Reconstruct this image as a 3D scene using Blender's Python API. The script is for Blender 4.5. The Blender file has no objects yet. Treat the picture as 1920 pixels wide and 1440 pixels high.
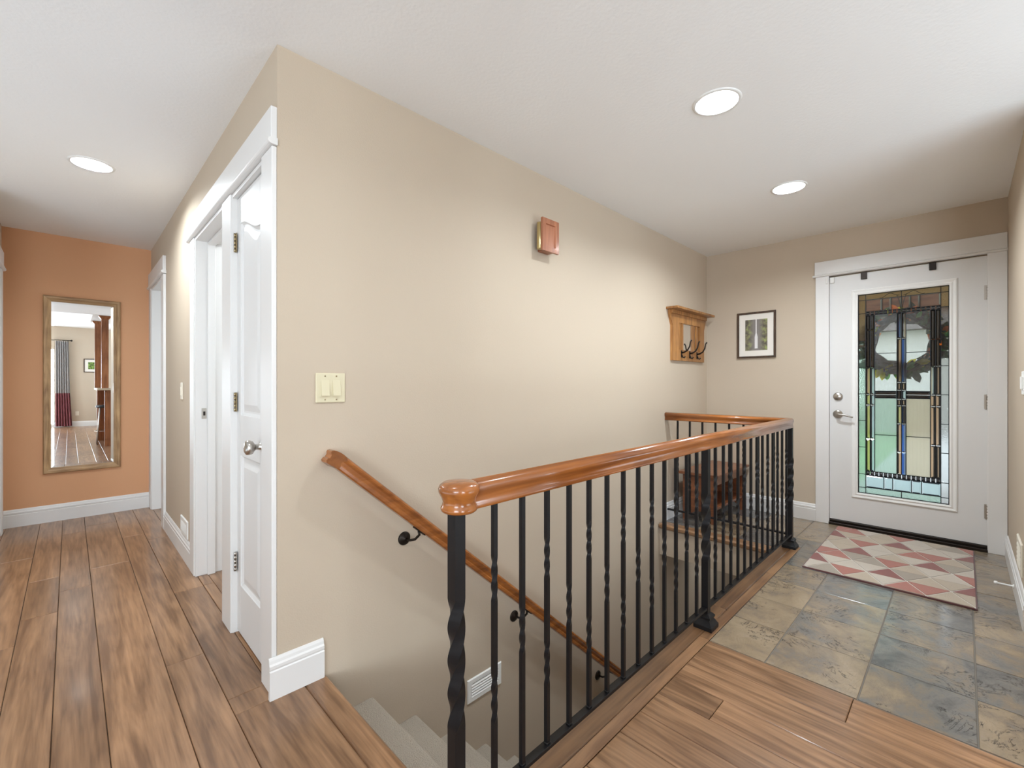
import bpy, bmesh, math, random
from mathutils import Vector, Matrix, Euler
R = math.radians
rnd = random.Random(7)
S = bpy.context.scene
COL = S.collection

# ------------------------------------------------------------------ camera, sky, daylight, exposure
cam_d = bpy.data.cameras.new('camera'); cam = bpy.data.objects.new('camera', cam_d); COL.objects.link(cam)
cam_d.sensor_width = 36; cam_d.lens = 838 / 1920 * 36; cam_d.clip_start = 0.02
cam.location = (0, 0, 1.168); cam.rotation_euler = (R(90), 0, R(-44.7))
S.camera = cam
S.view_settings.view_transform = 'Standard'; S.view_settings.look = 'None'
S.view_settings.gamma = 1; S.view_settings.use_curve_mapping = False
S.view_settings.exposure = 0.37
S.cycles.caustics_refractive = False; S.cycles.caustics_reflective = False
S.cycles.sample_clamp_indirect = 6
S.cycles.max_bounces = 12; S.cycles.diffuse_bounces = 6; S.cycles.transparent_max_bounces = 16

w = bpy.data.worlds.new('sky'); S.world = w; w.use_nodes = True
wn = w.node_tree.nodes; wl_ = w.node_tree.links
bg = wn['Background']
tc = wn.new('ShaderNodeTexCoord'); sep = wn.new('ShaderNodeSeparateXYZ'); rp = wn.new('ShaderNodeValToRGB')
wl_.new(tc.outputs['Generated'], sep.inputs[0]); wl_.new(sep.outputs[2], rp.inputs[0]); wl_.new(rp.outputs[0], bg.inputs[0])
rp.color_ramp.elements[0].color = (0.93, 0.96, 1, 1); rp.color_ramp.elements[1].color = (0.62, 0.79, 1, 1)
bg.inputs[1].default_value = 4.2

def area(name, loc, rot, sx, sy, power, col, disk=False):
    d = bpy.data.lights.new(name, 'AREA'); d.shape = 'DISK' if disk else 'RECTANGLE'
    d.size = sx; d.size_y = sy; d.energy = power; d.color = col
    o = bpy.data.objects.new(name, d); COL.objects.link(o); o.location = loc; o.rotation_euler = rot
    return o
UP_W = 54; UP2_W = 94
DAY = (0.76, 0.89, 1.0)
WARM = (0.86, 0.94, 1.0)
# daylight at the slider, and a fill lamp at an added, unseen window
area('daylight_slider', (-1.35, -6.20, 1.1), (R(-90), 0, R(180)), 1.7, 2.0, 110, DAY)
area('added_window_fill', (-4.36, -2.9, 1.45), (0, R(-90), 0), 1.6, 3.0, 150, DAY)
# added soft fill lights, no real lamps, aimed up to brighten the ceilings
area('added_ceiling_fill_left', (-2.2, 1.8, 0.25), (R(180), 0, 0), 2.6, 3.8, UP_W, (0.72, 0.875, 1.0))
area('added_ceiling_fill_right', (2.0, -3.0, 0.25), (R(180), 0, 0), 1.8, 4.0, UP2_W, (0.72, 0.875, 1.0))
LAMP_W = (15.5, 25.0, 19.0, 6.0)

# ------------------------------------------------------------------ materials
def new_mat(name):
    m = bpy.data.materials.new(name); m.use_nodes = True
    return m, m.node_tree.nodes, m.node_tree.links, m.node_tree.nodes['Principled BSDF']
def add_bump(n, l, b, vec, scale, strength, dist=0.002, detail=3):
    t = n.new('ShaderNodeTexNoise'); t.inputs['Scale'].default_value = scale; t.inputs['Detail'].default_value = detail
    if vec is not None: l.new(vec, t.inputs['Vector'])
    bp = n.new('ShaderNodeBump'); bp.inputs['Strength'].default_value = strength; bp.inputs['Distance'].default_value = dist
    l.new(t.outputs['Fac'], bp.inputs['Height']); l.new(bp.outputs[0], b.inputs['Normal'])
    return bp
def plain(name, col, rough=0.5, metal=0.0, bump=None, coat=0.0, vary=0.04):
    m, n, l, b = new_mat(name)
    b.inputs['Roughness'].default_value = rough; b.inputs['Metallic'].default_value = metal
    b.inputs['Coat Weight'].default_value = coat; b.inputs['Coat Roughness'].default_value = 0.15
    g = n.new('ShaderNodeNewGeometry')
    t = n.new('ShaderNodeTexNoise'); t.inputs['Scale'].default_value = 3; l.new(g.outputs['Position'], t.inputs['Vector'])
    mx = n.new('ShaderNodeMix'); mx.data_type = 'RGBA'
    c0 = tuple(c * (1 - vary) for c in col); c1 = tuple(min(1, c * (1 + vary)) for c in col)
    mx.inputs['A'].default_value = (*c0, 1); mx.inputs['B'].default_value = (*c1, 1)
    l.new(t.outputs['Fac'], mx.inputs['Factor']); l.new(mx.outputs['Result'], b.inputs['Base Color'])
    if bump: add_bump(n, l, b, g.outputs['Position'], *bump)
    return m
def wood(name, dark, light, axis=1, scale=1.0, rough=0.35, coat=0.3, bump=0.15, perobj=0.25, grain=0.35, blotch=0.5, stretch=14.0):
    """grain runs along the given local axis; every object takes its own stretch of grain and tone"""
    m, n, l, b = new_mat(name)
    tcn = n.new('ShaderNodeTexCoord'); oi = n.new('ShaderNodeObjectInfo')
    mul = n.new('ShaderNodeVectorMath'); mul.operation = 'SCALE'; mul.inputs[0].default_value = (31, 57, 83); l.new(oi.outputs['Random'], mul.inputs['Scale'])
    add = n.new('ShaderNodeVectorMath'); l.new(tcn.outputs['Object'], add.inputs[0]); l.new(mul.outputs[0], add.inputs[1])
    mp = n.new('ShaderNodeMapping'); sc = [stretch * scale] * 3; sc[axis] = 1.3 * scale
    mp.inputs['Scale'].default_value = sc; l.new(add.outputs[0], mp.inputs['Vector'])
    t = n.new('ShaderNodeTexNoise'); t.inputs['Scale'].default_value = 1.0; t.inputs['Detail'].default_value = 5; t.inputs['Distortion'].default_value = 1.6
    l.new(mp.outputs[0], t.inputs['Vector'])
    mp2 = n.new('ShaderNodeMapping'); sc2 = [90 * scale] * 3; sc2[axis] = 5 * scale
    mp2.inputs['Scale'].default_value = sc2; l.new(add.outputs[0], mp2.inputs['Vector'])
    t2 = n.new('ShaderNodeTexNoise'); t2.inputs['Scale'].default_value = 1.0; t2.inputs['Detail'].default_value = 2; l.new(mp2.outputs[0], t2.inputs['Vector'])
    t3 = n.new('ShaderNodeTexNoise'); t3.inputs['Scale'].default_value = 4.0 * scale; t3.inputs['Detail'].default_value = 2; l.new(add.outputs[0], t3.inputs['Vector'])
    s1 = n.new('ShaderNodeMath'); s1.operation = 'MULTIPLY_ADD'; s1.inputs[1].default_value = grain; l.new(t2.outputs['Fac'], s1.inputs[0])
    s2 = n.new('ShaderNodeMath'); s2.operation = 'MULTIPLY_ADD'; s2.inputs[1].default_value = blotch; l.new(t3.outputs['Fac'], s2.inputs[0]); l.new(t.outputs['Fac'], s2.inputs[2])
    l.new(s2.outputs[0], s1.inputs[2])
    rpn = n.new('ShaderNodeValToRGB'); rpn.color_ramp.elements[0].position = 0.6; rpn.color_ramp.elements[1].position = 1.22 / 1.0 if False else 1.0
    rpn.color_ramp.elements[0].color = (*dark, 1); rpn.color_ramp.elements[1].color = (*light, 1)
    sh = n.new('ShaderNodeMath'); sh.operation = 'MULTIPLY_ADD'; sh.inputs[1].default_value = 0.85; sh.inputs[2].default_value = 0.0; l.new(s1.outputs[0], sh.inputs[0])
    l.new(sh.outputs[0], rpn.inputs[0])
    hs = n.new('ShaderNodeHueSaturation'); l.new(rpn.outputs[0], hs.inputs['Color'])
    v = n.new('ShaderNodeMath'); v.operation = 'MULTIPLY_ADD'; v.inputs[1].default_value = 2 * perobj; v.inputs[2].default_value = 1 - perobj
    wn_ = n.new('ShaderNodeTexWhiteNoise'); wn_.noise_dimensions = '1D'; l.new(oi.outputs['Random'], wn_.inputs['W']); l.new(wn_.outputs['Value'], v.inputs[0])
    l.new(v.outputs[0], hs.inputs['Value'])
    l.new(hs.outputs[0], b.inputs['Base Color'])
    b.inputs['Roughness'].default_value = rough; b.inputs['Coat Weight'].default_value = coat; b.inputs['Coat Roughness'].default_value = 0.12
    bp = n.new('ShaderNodeBump'); bp.inputs['Strength'].default_value = bump; bp.inputs['Distance'].default_value = 0.003
    l.new(s1.outputs[0], bp.inputs['Height']); l.new(bp.outputs[0], b.inputs['Normal'])
    return m

M = {}
M['wall'] = plain('beige_wall_paint', (0.525, 0.437, 0.337), 0.75, bump=(160, 0.22, 0.002, 2), vary=0.02)
M['brown_wall'] = plain('terracotta_wall_paint', (0.66, 0.355, 0.19), 0.75, bump=(160, 0.15, 0.002, 2), vary=0.02)
M['ceiling'] = plain('white_ceiling_paint', (0.86, 0.86, 0.855), 0.85, bump=(70, 0.30, 0.003, 4), vary=0.01)
M['white'] = plain('white_trim_paint', (0.735, 0.725, 0.71), 0.38, vary=0.01)
M['door_white'] = plain('white_door_paint', (0.71, 0.705, 0.695), 0.42, bump=(300, 0.05, 0.001, 2), vary=0.01)
M['bath_white'] = plain('white_bathroom_paint', (0.86, 0.86, 0.85), 0.7, vary=0.01)
M['iron'] = plain('black_wrought_iron', (0.009, 0.0085, 0.0095), 0.42)
M['iron'].node_tree.nodes['Principled BSDF'].inputs['Specular IOR Level'].default_value = 0.28
M['bronze'] = plain('dark_bronze_metal', (0.022, 0.015, 0.011), 0.4, 0.6)
M['nickel'] = plain('satin_nickel', (0.50, 0.47, 0.43), 0.3, 1.0)
M['brass'] = plain('aged_brass', (0.62, 0.50, 0.25), 0.28, 1.0)
M['brass_dull'] = plain('dull_brass', (0.36, 0.29, 0.17), 0.38, 0.9)
M['ivory'] = plain('ivory_plastic', (0.66, 0.60, 0.42), 0.4)
M['cream_plastic'] = plain('cream_plastic', (0.74, 0.69, 0.58), 0.4)
M['white_plastic'] = plain('white_plastic', (0.82, 0.82, 0.80), 0.4)
M['grout'] = plain('grey_tile_grout', (0.17, 0.15, 0.125), 0.9, bump=(300, 0.3, 0.001, 2))
M['subfloor'] = plain('dark_subfloor', (0.035, 0.022, 0.014), 0.9)
M['plank'] = wood('hand_scraped_oak_floor', (0.155, 0.077, 0.036), (0.385, 0.215, 0.112), 1, 1.0, 0.30, 0.2, 0.22, 0.16, grain=0.52, blotch=0.30, stretch=17.0)
M['plank_x'] = wood('oak_floor_border', (0.15, 0.072, 0.033), (0.34, 0.185, 0.09), 0, 1.0, 0.35, 0.25, 0.2, 0.15)
M['rail_wood'] = wood('varnished_handrail_wood', (0.19, 0.056, 0.012), (0.43, 0.145, 0.030), 0, 0.8, 0.24, 0.5, 0.02, 0.05)
M['rail_wood_y'] = wood('varnished_handrail_wood_return', (0.19, 0.056, 0.012), (0.43, 0.145, 0.030), 1, 0.8, 0.24, 0.5, 0.02, 0.05)
M['rack_oak'] = wood('golden_oak', (0.22, 0.085, 0.022), (0.50, 0.24, 0.075), 2, 1.5, 0.4, 0.2, 0.08, 0.12)
M['frame_oak'] = wood('weathered_oak_frame', (0.25, 0.135, 0.058), (0.58, 0.37, 0.18), 2, 1.8, 0.5, 0.0, 0.25, 0.08)
M['frame_oak_x'] = wood('weathered_oak_frame_rail', (0.25, 0.135, 0.058), (0.58, 0.37, 0.18), 0, 1.8, 0.5, 0.0, 0.25, 0.08)
M['cherry'] = wood('cherry_cabinet_wood', (0.20, 0.07, 0.028), (0.42, 0.17, 0.07), 2, 1.0, 0.4, 0.2, 0.03, 0.06)
M['bench_wood'] = wood('red_brown_bench_wood', (0.12, 0.040, 0.018), (0.27, 0.095, 0.038), 1, 1.2, 0.35, 0.3, 0.05, 0.08)
M['chime_wood'] = wood('mahogany_stain', (0.26, 0.09, 0.042), (0.44, 0.18, 0.095), 2, 1.2, 0.42, 0.1, 0.04, 0.02)
M['dark_frame'] = wood('dark_walnut_frame', (0.022, 0.011, 0.006), (0.085, 0.045, 0.024), 2, 2.0, 0.5, 0.0, 0.1, 0.1)
M['cedar'] = wood('cedar_porch_wood', (0.15, 0.052, 0.016), (0.34, 0.14, 0.05), 1, 1.0, 0.6, 0.0, 0.1, 0.15)
M['mat'] = plain('picture_mat_board', (0.76, 0.72, 0.66), 0.8)
M['carpet'] = plain('beige_stair_carpet', (0.56, 0.49, 0.40), 0.95, bump=(260, 1.0, 0.012, 3), vary=0.12)
M['concrete'] = plain('porch_concrete', (0.42, 0.40, 0.36), 0.9, bump=(60, 0.3, 0.003, 4), vary=0.1)
M['siding'] = plain('tan_house_siding', (0.50, 0.40, 0.28), 0.8)
M['far_siding'] = plain('pale_grey_house_siding', (0.27, 0.26, 0.235), 0.8)
M['lawn'] = plain('lawn_green', (0.16, 0.27, 0.09), 0.95, bump=(50, 0.8, 0.02, 4), vary=0.3)
M['leaf_green'] = plain('shrub_leaf', (0.10, 0.22, 0.05), 0.6, vary=0.4)
M['came'] = plain('lead_came', (0.018, 0.019, 0.022), 0.5, 0.5)
M['vent_dark'] = plain('vent_gap_shade_grey', (0.10, 0.10, 0.10), 0.8)  # dark tone stands for the shade behind the vent slats
M['black_vinyl'] = plain('black_vinyl', (0.02, 0.02, 0.022), 0.45)
M['counter'] = plain('pale_counter_stone', (0.55, 0.47, 0.36), 0.3)
M['curtain_grey'] = plain('grey_curtain_cloth', (0.50, 0.48, 0.47), 0.9)
M['curtain_plum'] = plain('plum_curtain_cloth', (0.26, 0.085, 0.10), 0.9)
M['curtain_dark'] = plain('charcoal_curtain_stripe', (0.06, 0.055, 0.06), 0.9)

m, n, l, b = new_mat('mirror_silver'); b.inputs['Metallic'].default_value = 1; b.inputs['Roughness'].default_value = 0.0; b.inputs['Base Color'].default_value = (0.90, 0.91, 0.91, 1)
M['mirror'] = m
def emit(name, col, s):
    m, n, l, b = new_mat(name); b.inputs['Base Color'].default_value = (0.9, 0.9, 0.88, 1)
    b.inputs['Emission Color'].default_value = (*col, 1); b.inputs['Emission Strength'].default_value = s
    return m
M['lens'] = emit('lit_lamp_lens', (1, 0.97, 0.92), 3.0)

def slate():
    m, n, l, b = new_mat('slate_tile')
    tcn = n.new('ShaderNodeTexCoord'); oi = n.new('ShaderNodeObjectInfo')
    mul = n.new('ShaderNodeVectorMath'); mul.operation = 'SCALE'; mul.inputs[0].default_value = (31, 57, 83); l.new(oi.outputs['Random'], mul.inputs['Scale'])
    add = n.new('ShaderNodeVectorMath'); l.new(tcn.outputs['Object'], add.inputs[0]); l.new(mul.outputs[0], add.inputs[1])
    t = n.new('ShaderNodeTexNoise'); t.inputs['Scale'].default_value = 4.2; t.inputs['Detail'].default_value = 7; t.inputs['Roughness'].default_value = 0.66; t.inputs['Distortion'].default_value = 0.5
    l.new(add.outputs[0], t.inputs['Vector'])
    wnz = n.new('ShaderNodeTexWhiteNoise'); wnz.noise_dimensions = '1D'; l.new(oi.outputs['Random'], wnz.inputs['W'])
    off = n.new('ShaderNodeMath'); off.operation = 'MULTIPLY_ADD'; off.inputs[1].default_value = 0.34; off.inputs[2].default_value = -0.17; l.new(wnz.outputs['Value'], off.inputs[0])
    sm = n.new('ShaderNodeMath'); l.new(t.outputs['Fac'], sm.inputs[0]); l.new(off.outputs[0], sm.inputs[1])
    r = n.new('ShaderNodeValToRGB'); e = r.color_ramp.elements
    e[0].position = 0.28; e[0].color = (0.085, 0.080, 0.078, 1); e[1].position = 0.74; e[1].color = (0.315, 0.24, 0.155, 1)
    for p, c in ((0.40, (0.155, 0.145, 0.13)), (0.50, (0.205, 0.160, 0.115)), (0.60, (0.275, 0.205, 0.13))):
        x = e.new(p); x.color = (*c, 1)
    l.new(sm.outputs[0], r.inputs[0]); l.new(r.outputs[0], b.inputs['Base Color'])
    # thin dark cleft lines along contours of a distorted noise
    tk = n.new('ShaderNodeTexNoise'); tk.inputs['Scale'].default_value = 5.5; tk.inputs['Detail'].default_value = 9; tk.inputs['Roughness'].default_value = 0.68; tk.inputs['Distortion'].default_value = 0.8
    l.new(add.outputs[0], tk.inputs['Vector'])
    pp = n.new('ShaderNodeMath'); pp.operation = 'PINGPONG'; pp.inputs[1].default_value = 0.055; l.new(tk.outputs['Fac'], pp.inputs[0])
    ck = n.new('ShaderNodeMapRange'); ck.inputs['From Min'].default_value = 0.0; ck.inputs['From Max'].default_value = 0.007; l.new(pp.outputs[0], ck.inputs['Value'])
    gate = n.new('ShaderNodeTexNoise'); gate.inputs['Scale'].default_value = 6; l.new(add.outputs[0], gate.inputs['Vector'])
    gm = n.new('ShaderNodeMapRange'); gm.inputs['From Min'].default_value = 0.53; gm.inputs['From Max'].default_value = 0.58; gm.inputs['To Min'].default_value = 1.0; gm.inputs['To Max'].default_value = 0.0; l.new(gate.outputs['Fac'], gm.inputs['Value'])
    cm = n.new('ShaderNodeMath'); cm.operation = 'MAXIMUM'; l.new(ck.outputs[0], cm.inputs[0]); l.new(gm.outputs[0], cm.inputs[1])
    cmx = n.new('ShaderNodeMix'); cmx.data_type = 'RGBA'; cmx.inputs['A'].default_value = (0.045, 0.04, 0.036, 1); l.new(cm.outputs[0], cmx.inputs['Factor']); l.new(r.outputs[0], cmx.inputs['B'])
    l.new(cmx.outputs['Result'], b.inputs['Base Color'])
    b.inputs['Roughness'].default_value = 0.24
    b.inputs['Coat Weight'].default_value = 0.6; b.inputs['Coat Roughness'].default_value = 0.16
    # cleft relief: ridged strata plus a finer grain
    t2 = n.new('ShaderNodeTexNoise'); t2.inputs['Scale'].default_value = 7; t2.inputs['Detail'].default_value = 8; t2.inputs['Roughness'].default_value = 0.62; t2.inputs['Distortion'].default_value = 2.2
    l.new(add.outputs[0], t2.inputs['Vector'])
    st = n.new('ShaderNodeMath'); st.operation = 'SNAP'; st.inputs[1].default_value = 0.085; l.new(t2.outputs['Fac'], st.inputs[0])
    mixh = n.new('ShaderNodeMath'); mixh.operation = 'MULTIPLY_ADD'; mixh.inputs[1].default_value = 2.2; l.new(st.outputs[0], mixh.inputs[0]); l.new(t2.outputs['Fac'], mixh.inputs[2])
    mh2 = n.new('ShaderNodeMath'); mh2.operation = 'MULTIPLY_ADD'; mh2.inputs[1].default_value = 0.5; l.new(cm.outputs[0], mh2.inputs[0]); l.new(mixh.outputs[0], mh2.inputs[2])
    bp = n.new('ShaderNodeBump'); bp.inputs['Strength'].default_value = 0.9; bp.inputs['Distance'].default_value = 0.007
    l.new(mh2.outputs[0], bp.inputs['Height']); l.new(bp.outputs[0], b.inputs['Normal'])
    return m
M['slate'] = slate()

def art_glass(name, tint, clear=0.45, trans=(0.85, 0.9, 0.88), kind='reed', rough=0.12, gloss=0.06):
    """textured art glass: part see-through, part milky scattering of the light behind it"""
    m, n, l, b = new_mat(name); n.remove(b); out = n['Material Output']
    tcn = n.new('ShaderNodeTexCoord')
    tr = n.new('ShaderNodeBsdfRefraction'); tr.inputs['Color'].default_value = (*tint, 1); tr.inputs['IOR'].default_value = 1.02; tr.inputs['Roughness'].default_value = rough
    ts = n.new('ShaderNodeBsdfTranslucent'); ts.inputs['Color'].default_value = (*trans, 1)
    gl = n.new('ShaderNodeBsdfGlossy'); gl.inputs['Roughness'].default_value = 0.12
    bp = n.new('ShaderNodeBump')
    if kind == 'reed':
        wv = n.new('ShaderNodeTexWave'); wv.bands_direction = 'Y'; wv.inputs['Scale'].default_value = 45; l.new(tcn.outputs['Object'], wv.inputs['Vector'])
        l.new(wv.outputs['Fac'], bp.inputs['Height']); bp.inputs['Strength'].default_value = 0.4; bp.inputs['Distance'].default_value = 0.003
    elif kind == 'hammer':
        vn = n.new('ShaderNodeTexNoise'); vn.inputs['Scale'].default_value = 150; vn.inputs['Detail'].default_value = 2; l.new(tcn.outputs['Object'], vn.inputs['Vector'])
        l.new(vn.outputs['Fac'], bp.inputs['Height']); bp.inputs['Strength'].default_value = 1.0; bp.inputs['Distance'].default_value = 0.012
    if kind != 'flat':
        for s in (tr, gl): l.new(bp.outputs[0], s.inputs['Normal'])
    if kind == 'flat': n.remove(tr); tr = n.new('ShaderNodeBsdfTransparent'); tr.inputs['Color'].default_value = (*tint, 1)
    m1 = n.new('ShaderNodeMixShader'); m1.inputs[0].default_value = clear; l.new(ts.outputs[0], m1.inputs[1]); l.new(tr.outputs[0], m1.inputs[2])
    m2 = n.new('ShaderNodeMixShader'); m2.inputs[0].default_value = gloss; l.new(m1.outputs[0], m2.inputs[1]); l.new(gl.outputs[0], m2.inputs[2])
    l.new(m2.outputs[0], out.inputs['Surface'])
    return m
M['g_mint'] = art_glass('reeded_mint_glass', (0.88, 1.0, 0.94), 0.4, (0.66, 0.79, 0.71))
M['g_straw'] = art_glass('reeded_straw_glass', (0.98, 0.95, 0.86), 0.4, (0.74, 0.70, 0.58))
M['g_reed'] = art_glass('reeded_clear_glass', (0.95, 0.98, 0.98), 0.94, (0.66, 0.70, 0.70), rough=0.035)
M['g_ham_green'] = art_glass('hammered_pale_green_glass', (0.85, 0.98, 0.92), 0.6, (0.60, 0.73, 0.65), 'hammer', 0.05)
M['g_ham'] = art_glass('hammered_clear_glass', (0.92, 0.93, 0.92), 0.75, (0.45, 0.47, 0.46), 'hammer', 0.03)
M['g_ham_amber'] = art_glass('hammered_amber_glass', (0.99, 0.90, 0.74), 0.5, (0.80, 0.64, 0.43), 'hammer', 0.04)
M['g_bevel'] = art_glass('clear_bevelled_glass', (0.97, 0.99, 0.99), 0.88, (0.5, 0.55, 0.55), 'flat', 0.03, 0.10)
M['g_bevel_top'] = art_glass('clear_bevelled_top_glass', (0.98, 0.98, 0.97), 0.96, (0.5, 0.5, 0.5), 'flat', 0.03, 0.045)
M['g_peach'] = art_glass('peach_refraction_bevel', (0.95, 0.82, 0.68), 0.3, (0.66, 0.53, 0.41), 'flat', 0.05, 0.08)  # peach to lime tints paint the refraction of clear bevels
M['g_blue'] = art_glass('blue_refraction_bevel', (0.4, 0.6, 0.95), 0.3, (0.13, 0.27, 0.56), 'flat', 0.05, 0.10)
M['g_dark'] = art_glass('dark_refraction_bevel', (0.06, 0.07, 0.08), 0.3, (0.03, 0.035, 0.04), 'flat', 0.05, 0.10)
M['g_ice'] = art_glass('ice_refraction_bevel', (0.85, 0.96, 0.96), 0.4, (0.60, 0.70, 0.71), 'flat', 0.05, 0.08)
M['g_lime'] = art_glass('lime_refraction_bevel', (0.85, 0.9, 0.6), 0.4, (0.62, 0.62, 0.32), 'flat', 0.05, 0.08)
M['g_window'] = art_glass('window_glass', (0.97, 0.98, 0.98), 0.97, (0.8, 0.8, 0.8), 'flat', 0.0, 0.05)

# ------------------------------------------------------------------ mesh helpers
WL = {}
class MB:
    def __init__(s): s.bm = bmesh.new(); s.mats = []
    def mi(s, m):
        if m is None: return 0
        if m not in s.mats: s.mats.append(m)
        return s.mats.index(m)
    def box(s, x0, x1, y0, y1, z0, z1, mat=None, bevel=0, seg=1):
        bm = s.bm; i = s.mi(mat)
        x0, x1 = min(x0, x1), max(x0, x1); y0, y1 = min(y0, y1), max(y0, y1); z0, z1 = min(z0, z1), max(z0, z1)
        v = [bm.verts.new(p) for p in ((x0,y0,z0),(x1,y0,z0),(x1,y1,z0),(x0,y1,z0),(x0,y0,z1),(x1,y0,z1),(x1,y1,z1),(x0,y1,z1))]
        fs = [bm.faces.new([v[k] for k in q]) for q in ((3,2,1,0),(4,5,6,7),(0,1,5,4),(1,2,6,5),(2,3,7,6),(3,0,4,7))]
        for f in fs: f.material_index = i
        if bevel:
            es = list({e for f in fs for e in f.edges})
            r = bmesh.ops.bevel(bm, geom=es, offset=bevel, segments=seg, affect='EDGES', profile=0.5)
            for f in r['faces']: f.material_index = i
        return s
    def poly(s, pts, mat=None):
        f = s.bm.faces.new([s.bm.verts.new(p) for p in pts]); f.material_index = s.mi(mat); return s
    def loft(s, rings, mat=None, cap=True, closed=True, smooth=False):
        bm = s.bm; i = s.mi(mat); rs = [[bm.verts.new(p) for p in r] for r in rings]; k = len(rs[0])
        for a, b in zip(rs, rs[1:]):
            for j in range(k if closed else k - 1):
                f = bm.faces.new((a[j], a[(j+1) % k], b[(j+1) % k], b[j])); f.material_index = i; f.smooth = smooth
        if cap and closed:
            f = bm.faces.new(list(reversed(rs[0]))); f.material_index = i
            f = bm.faces.new(rs[-1]); f.material_index = i
        return s
    def extrude(s, pts, vec, mat=None, smooth=False):
        v = Vector(vec); return s.loft([[Vector(p) for p in pts], [Vector(p) + v for p in pts]], mat, smooth=smooth)
    def lathe(s, c, axis, prof, mat=None, seg=20, smooth=True, cap=True):
        """prof: (radius, height along axis) from base to tip"""
        a = Vector(axis).normalized(); u = a.orthogonal().normalized(); v = a.cross(u); c = Vector(c)
        rings = [[c + a * h + (u * math.cos(t) + v * math.sin(t)) * max(r, 1e-4) for t in [2*math.pi*k/seg for k in range(seg)]] for r, h in prof]
        return s.loft(rings, mat, cap=cap, smooth=smooth)
    def tube(s, pts, r, mat=None, seg=10, smooth=True):
        pts = [Vector(p) for p in pts]; rings = []
        rr = r if isinstance(r, (list, tuple)) else [r] * len(pts)
        u = None
        for k, p in enumerate(pts):
            t = (pts[min(k+1, len(pts)-1)] - pts[max(k-1, 0)]).normalized()
            if u is None: u = t.orthogonal().normalized()
            u = (u - t * u.dot(t)).normalized(); v = t.cross(u)
            rings.append([p + (u * math.cos(a) + v * math.sin(a)) * rr[k] for a in [2*math.pi*q/seg for q in range(seg)]])
        return s.loft(rings, mat, smooth=smooth)
    def build(s, name, mat=None, parent=None, origin=None, sharp=None, **props):
        if mat is not None and not s.mats: s.mats = [mat]
        po = WL[parent.name] if parent else Vector((0, 0, 0))
        if origin == 'center':
            vs = [v.co for v in s.bm.verts]
            o = Vector([(min(v[i] for v in vs) + max(v[i] for v in vs)) / 2 for i in range(3)])
        elif origin == 'base':
            vs = [v.co for v in s.bm.verts]
            o = Vector([(min(v[i] for v in vs) + max(v[i] for v in vs)) / 2 for i in range(2)] + [min(v[2] for v in vs)])
        elif origin is not None: o = Vector(origin)
        else: o = po.copy()
        bmesh.ops.translate(s.bm, verts=s.bm.verts, vec=-o)
        bmesh.ops.recalc_face_normals(s.bm, faces=s.bm.faces)
        me = bpy.data.meshes.new(name); s.bm.to_mesh(me); s.bm.free()
        if sharp: me.set_sharp_from_angle(angle=R(sharp))
        for q in s.mats: me.materials.append(q)
        ob = bpy.data.objects.new(name, me); COL.objects.link(ob)
        if parent: ob.parent = parent
        ob.location = o - po; WL[ob.name] = o
        for k, q in props.items(): ob[k] = q
        return ob
def inst(src, name, parent, loc, rot=(0, 0, 0), scale=(1, 1, 1), mat=None):
    o = src.copy(); COL.objects.link(o); o.name = name
    po = WL[parent.name] if parent else Vector((0, 0, 0))
    o.parent = parent; o.location = Vector(loc) - po; o.rotation_euler = rot; o.scale = scale; WL[o.name] = Vector(loc)
    return o
def thing(name, loc, label, cat, group=None):
    o = bpy.data.objects.new(name, None); o.empty_display_size = 0.1; COL.objects.link(o); o.location = loc; WL[o.name] = Vector(loc)
    o['label'] = label; o['category'] = cat
    if group: o['group'] = group
    return o
def tag(o, label, cat, group=None):
    o['label'] = label; o['category'] = cat
    if group: o['group'] = group
    return o
def struct_empty(name, loc):
    o = bpy.data.objects.new(name, None); o.empty_display_size = 0.1; COL.objects.link(o); o.location = loc; WL[o.name] = Vector(loc); o['kind'] = 'structure'
    return o
def struct(mb, name, mat, label=None):
    o = mb.build(name, mat); o['kind'] = 'structure'
    if label: o['label'] = label
    return o

H = 2.44
XW, YS, XF, YR, YE, XL = 0.552, 1.807, 4.53, -0.212, 5.45, -0.39
# ------------------------------------------------------------------ walls
o = struct(MB().box(XW, XF, YS, 1.9, -0.3, H).box(0.60, 5.5, YS, 1.9, -2.75, -0.3), 'wall_stair', M['wall'], 'long beige wall beside the stairwell')
wb = MB()
for y0, y1, z0, z1 in ((1.9, 5.45, 2.055, H), (1.9, 1.935, 0, 2.055), (2.415, 2.573, 0, 2.055), (3.29, 4.64, 0, 2.055), (5.32, 5.45, 0, 2.055)):
    wb.box(XW, 0.677, y0, y1, z0, z1)
struct(wb, 'wall_hall_right', M['wall'], 'beige hallway wall with the white doorways')
struct(MB().box(-0.51, 0.8, YE, YE + 0.1, 0, H), 'wall_hall_end', M['brown_wall'], 'terracotta brown wall at the end of the hallway')
wb = MB()
for y0, y1, z0, z1 in ((4.35, 5.45, 2.055, H), (4.35, 4.48, 0, 2.055), (5.20, 5.45, 0, 2.055)):
    wb.box(-0.51, XL, y0, y1, z0, z1)
struct(wb, 'wall_hall_left', M['wall'])
wb = MB()
for y0, y1, z0, z1 in ((-0.342, 1.9, 2.065, H), (-0.342, -0.118, 0, 2.065), (0.795, 1.9, 0, 2.065)):
    wb.box(XF, 4.68, y0, y1, z0, z1)
wb.box(XF, 4.68, -0.342, 1.9, -0.26, -0.02)
struct(wb, 'wall_front', M['wall'], 'beige entry wall around the front door')
struct(MB().box(3.2, XF, -0.342, YR, 0, H), 'wall_right', M['wall'], 'beige wall at the right edge beside the front door')
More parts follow.
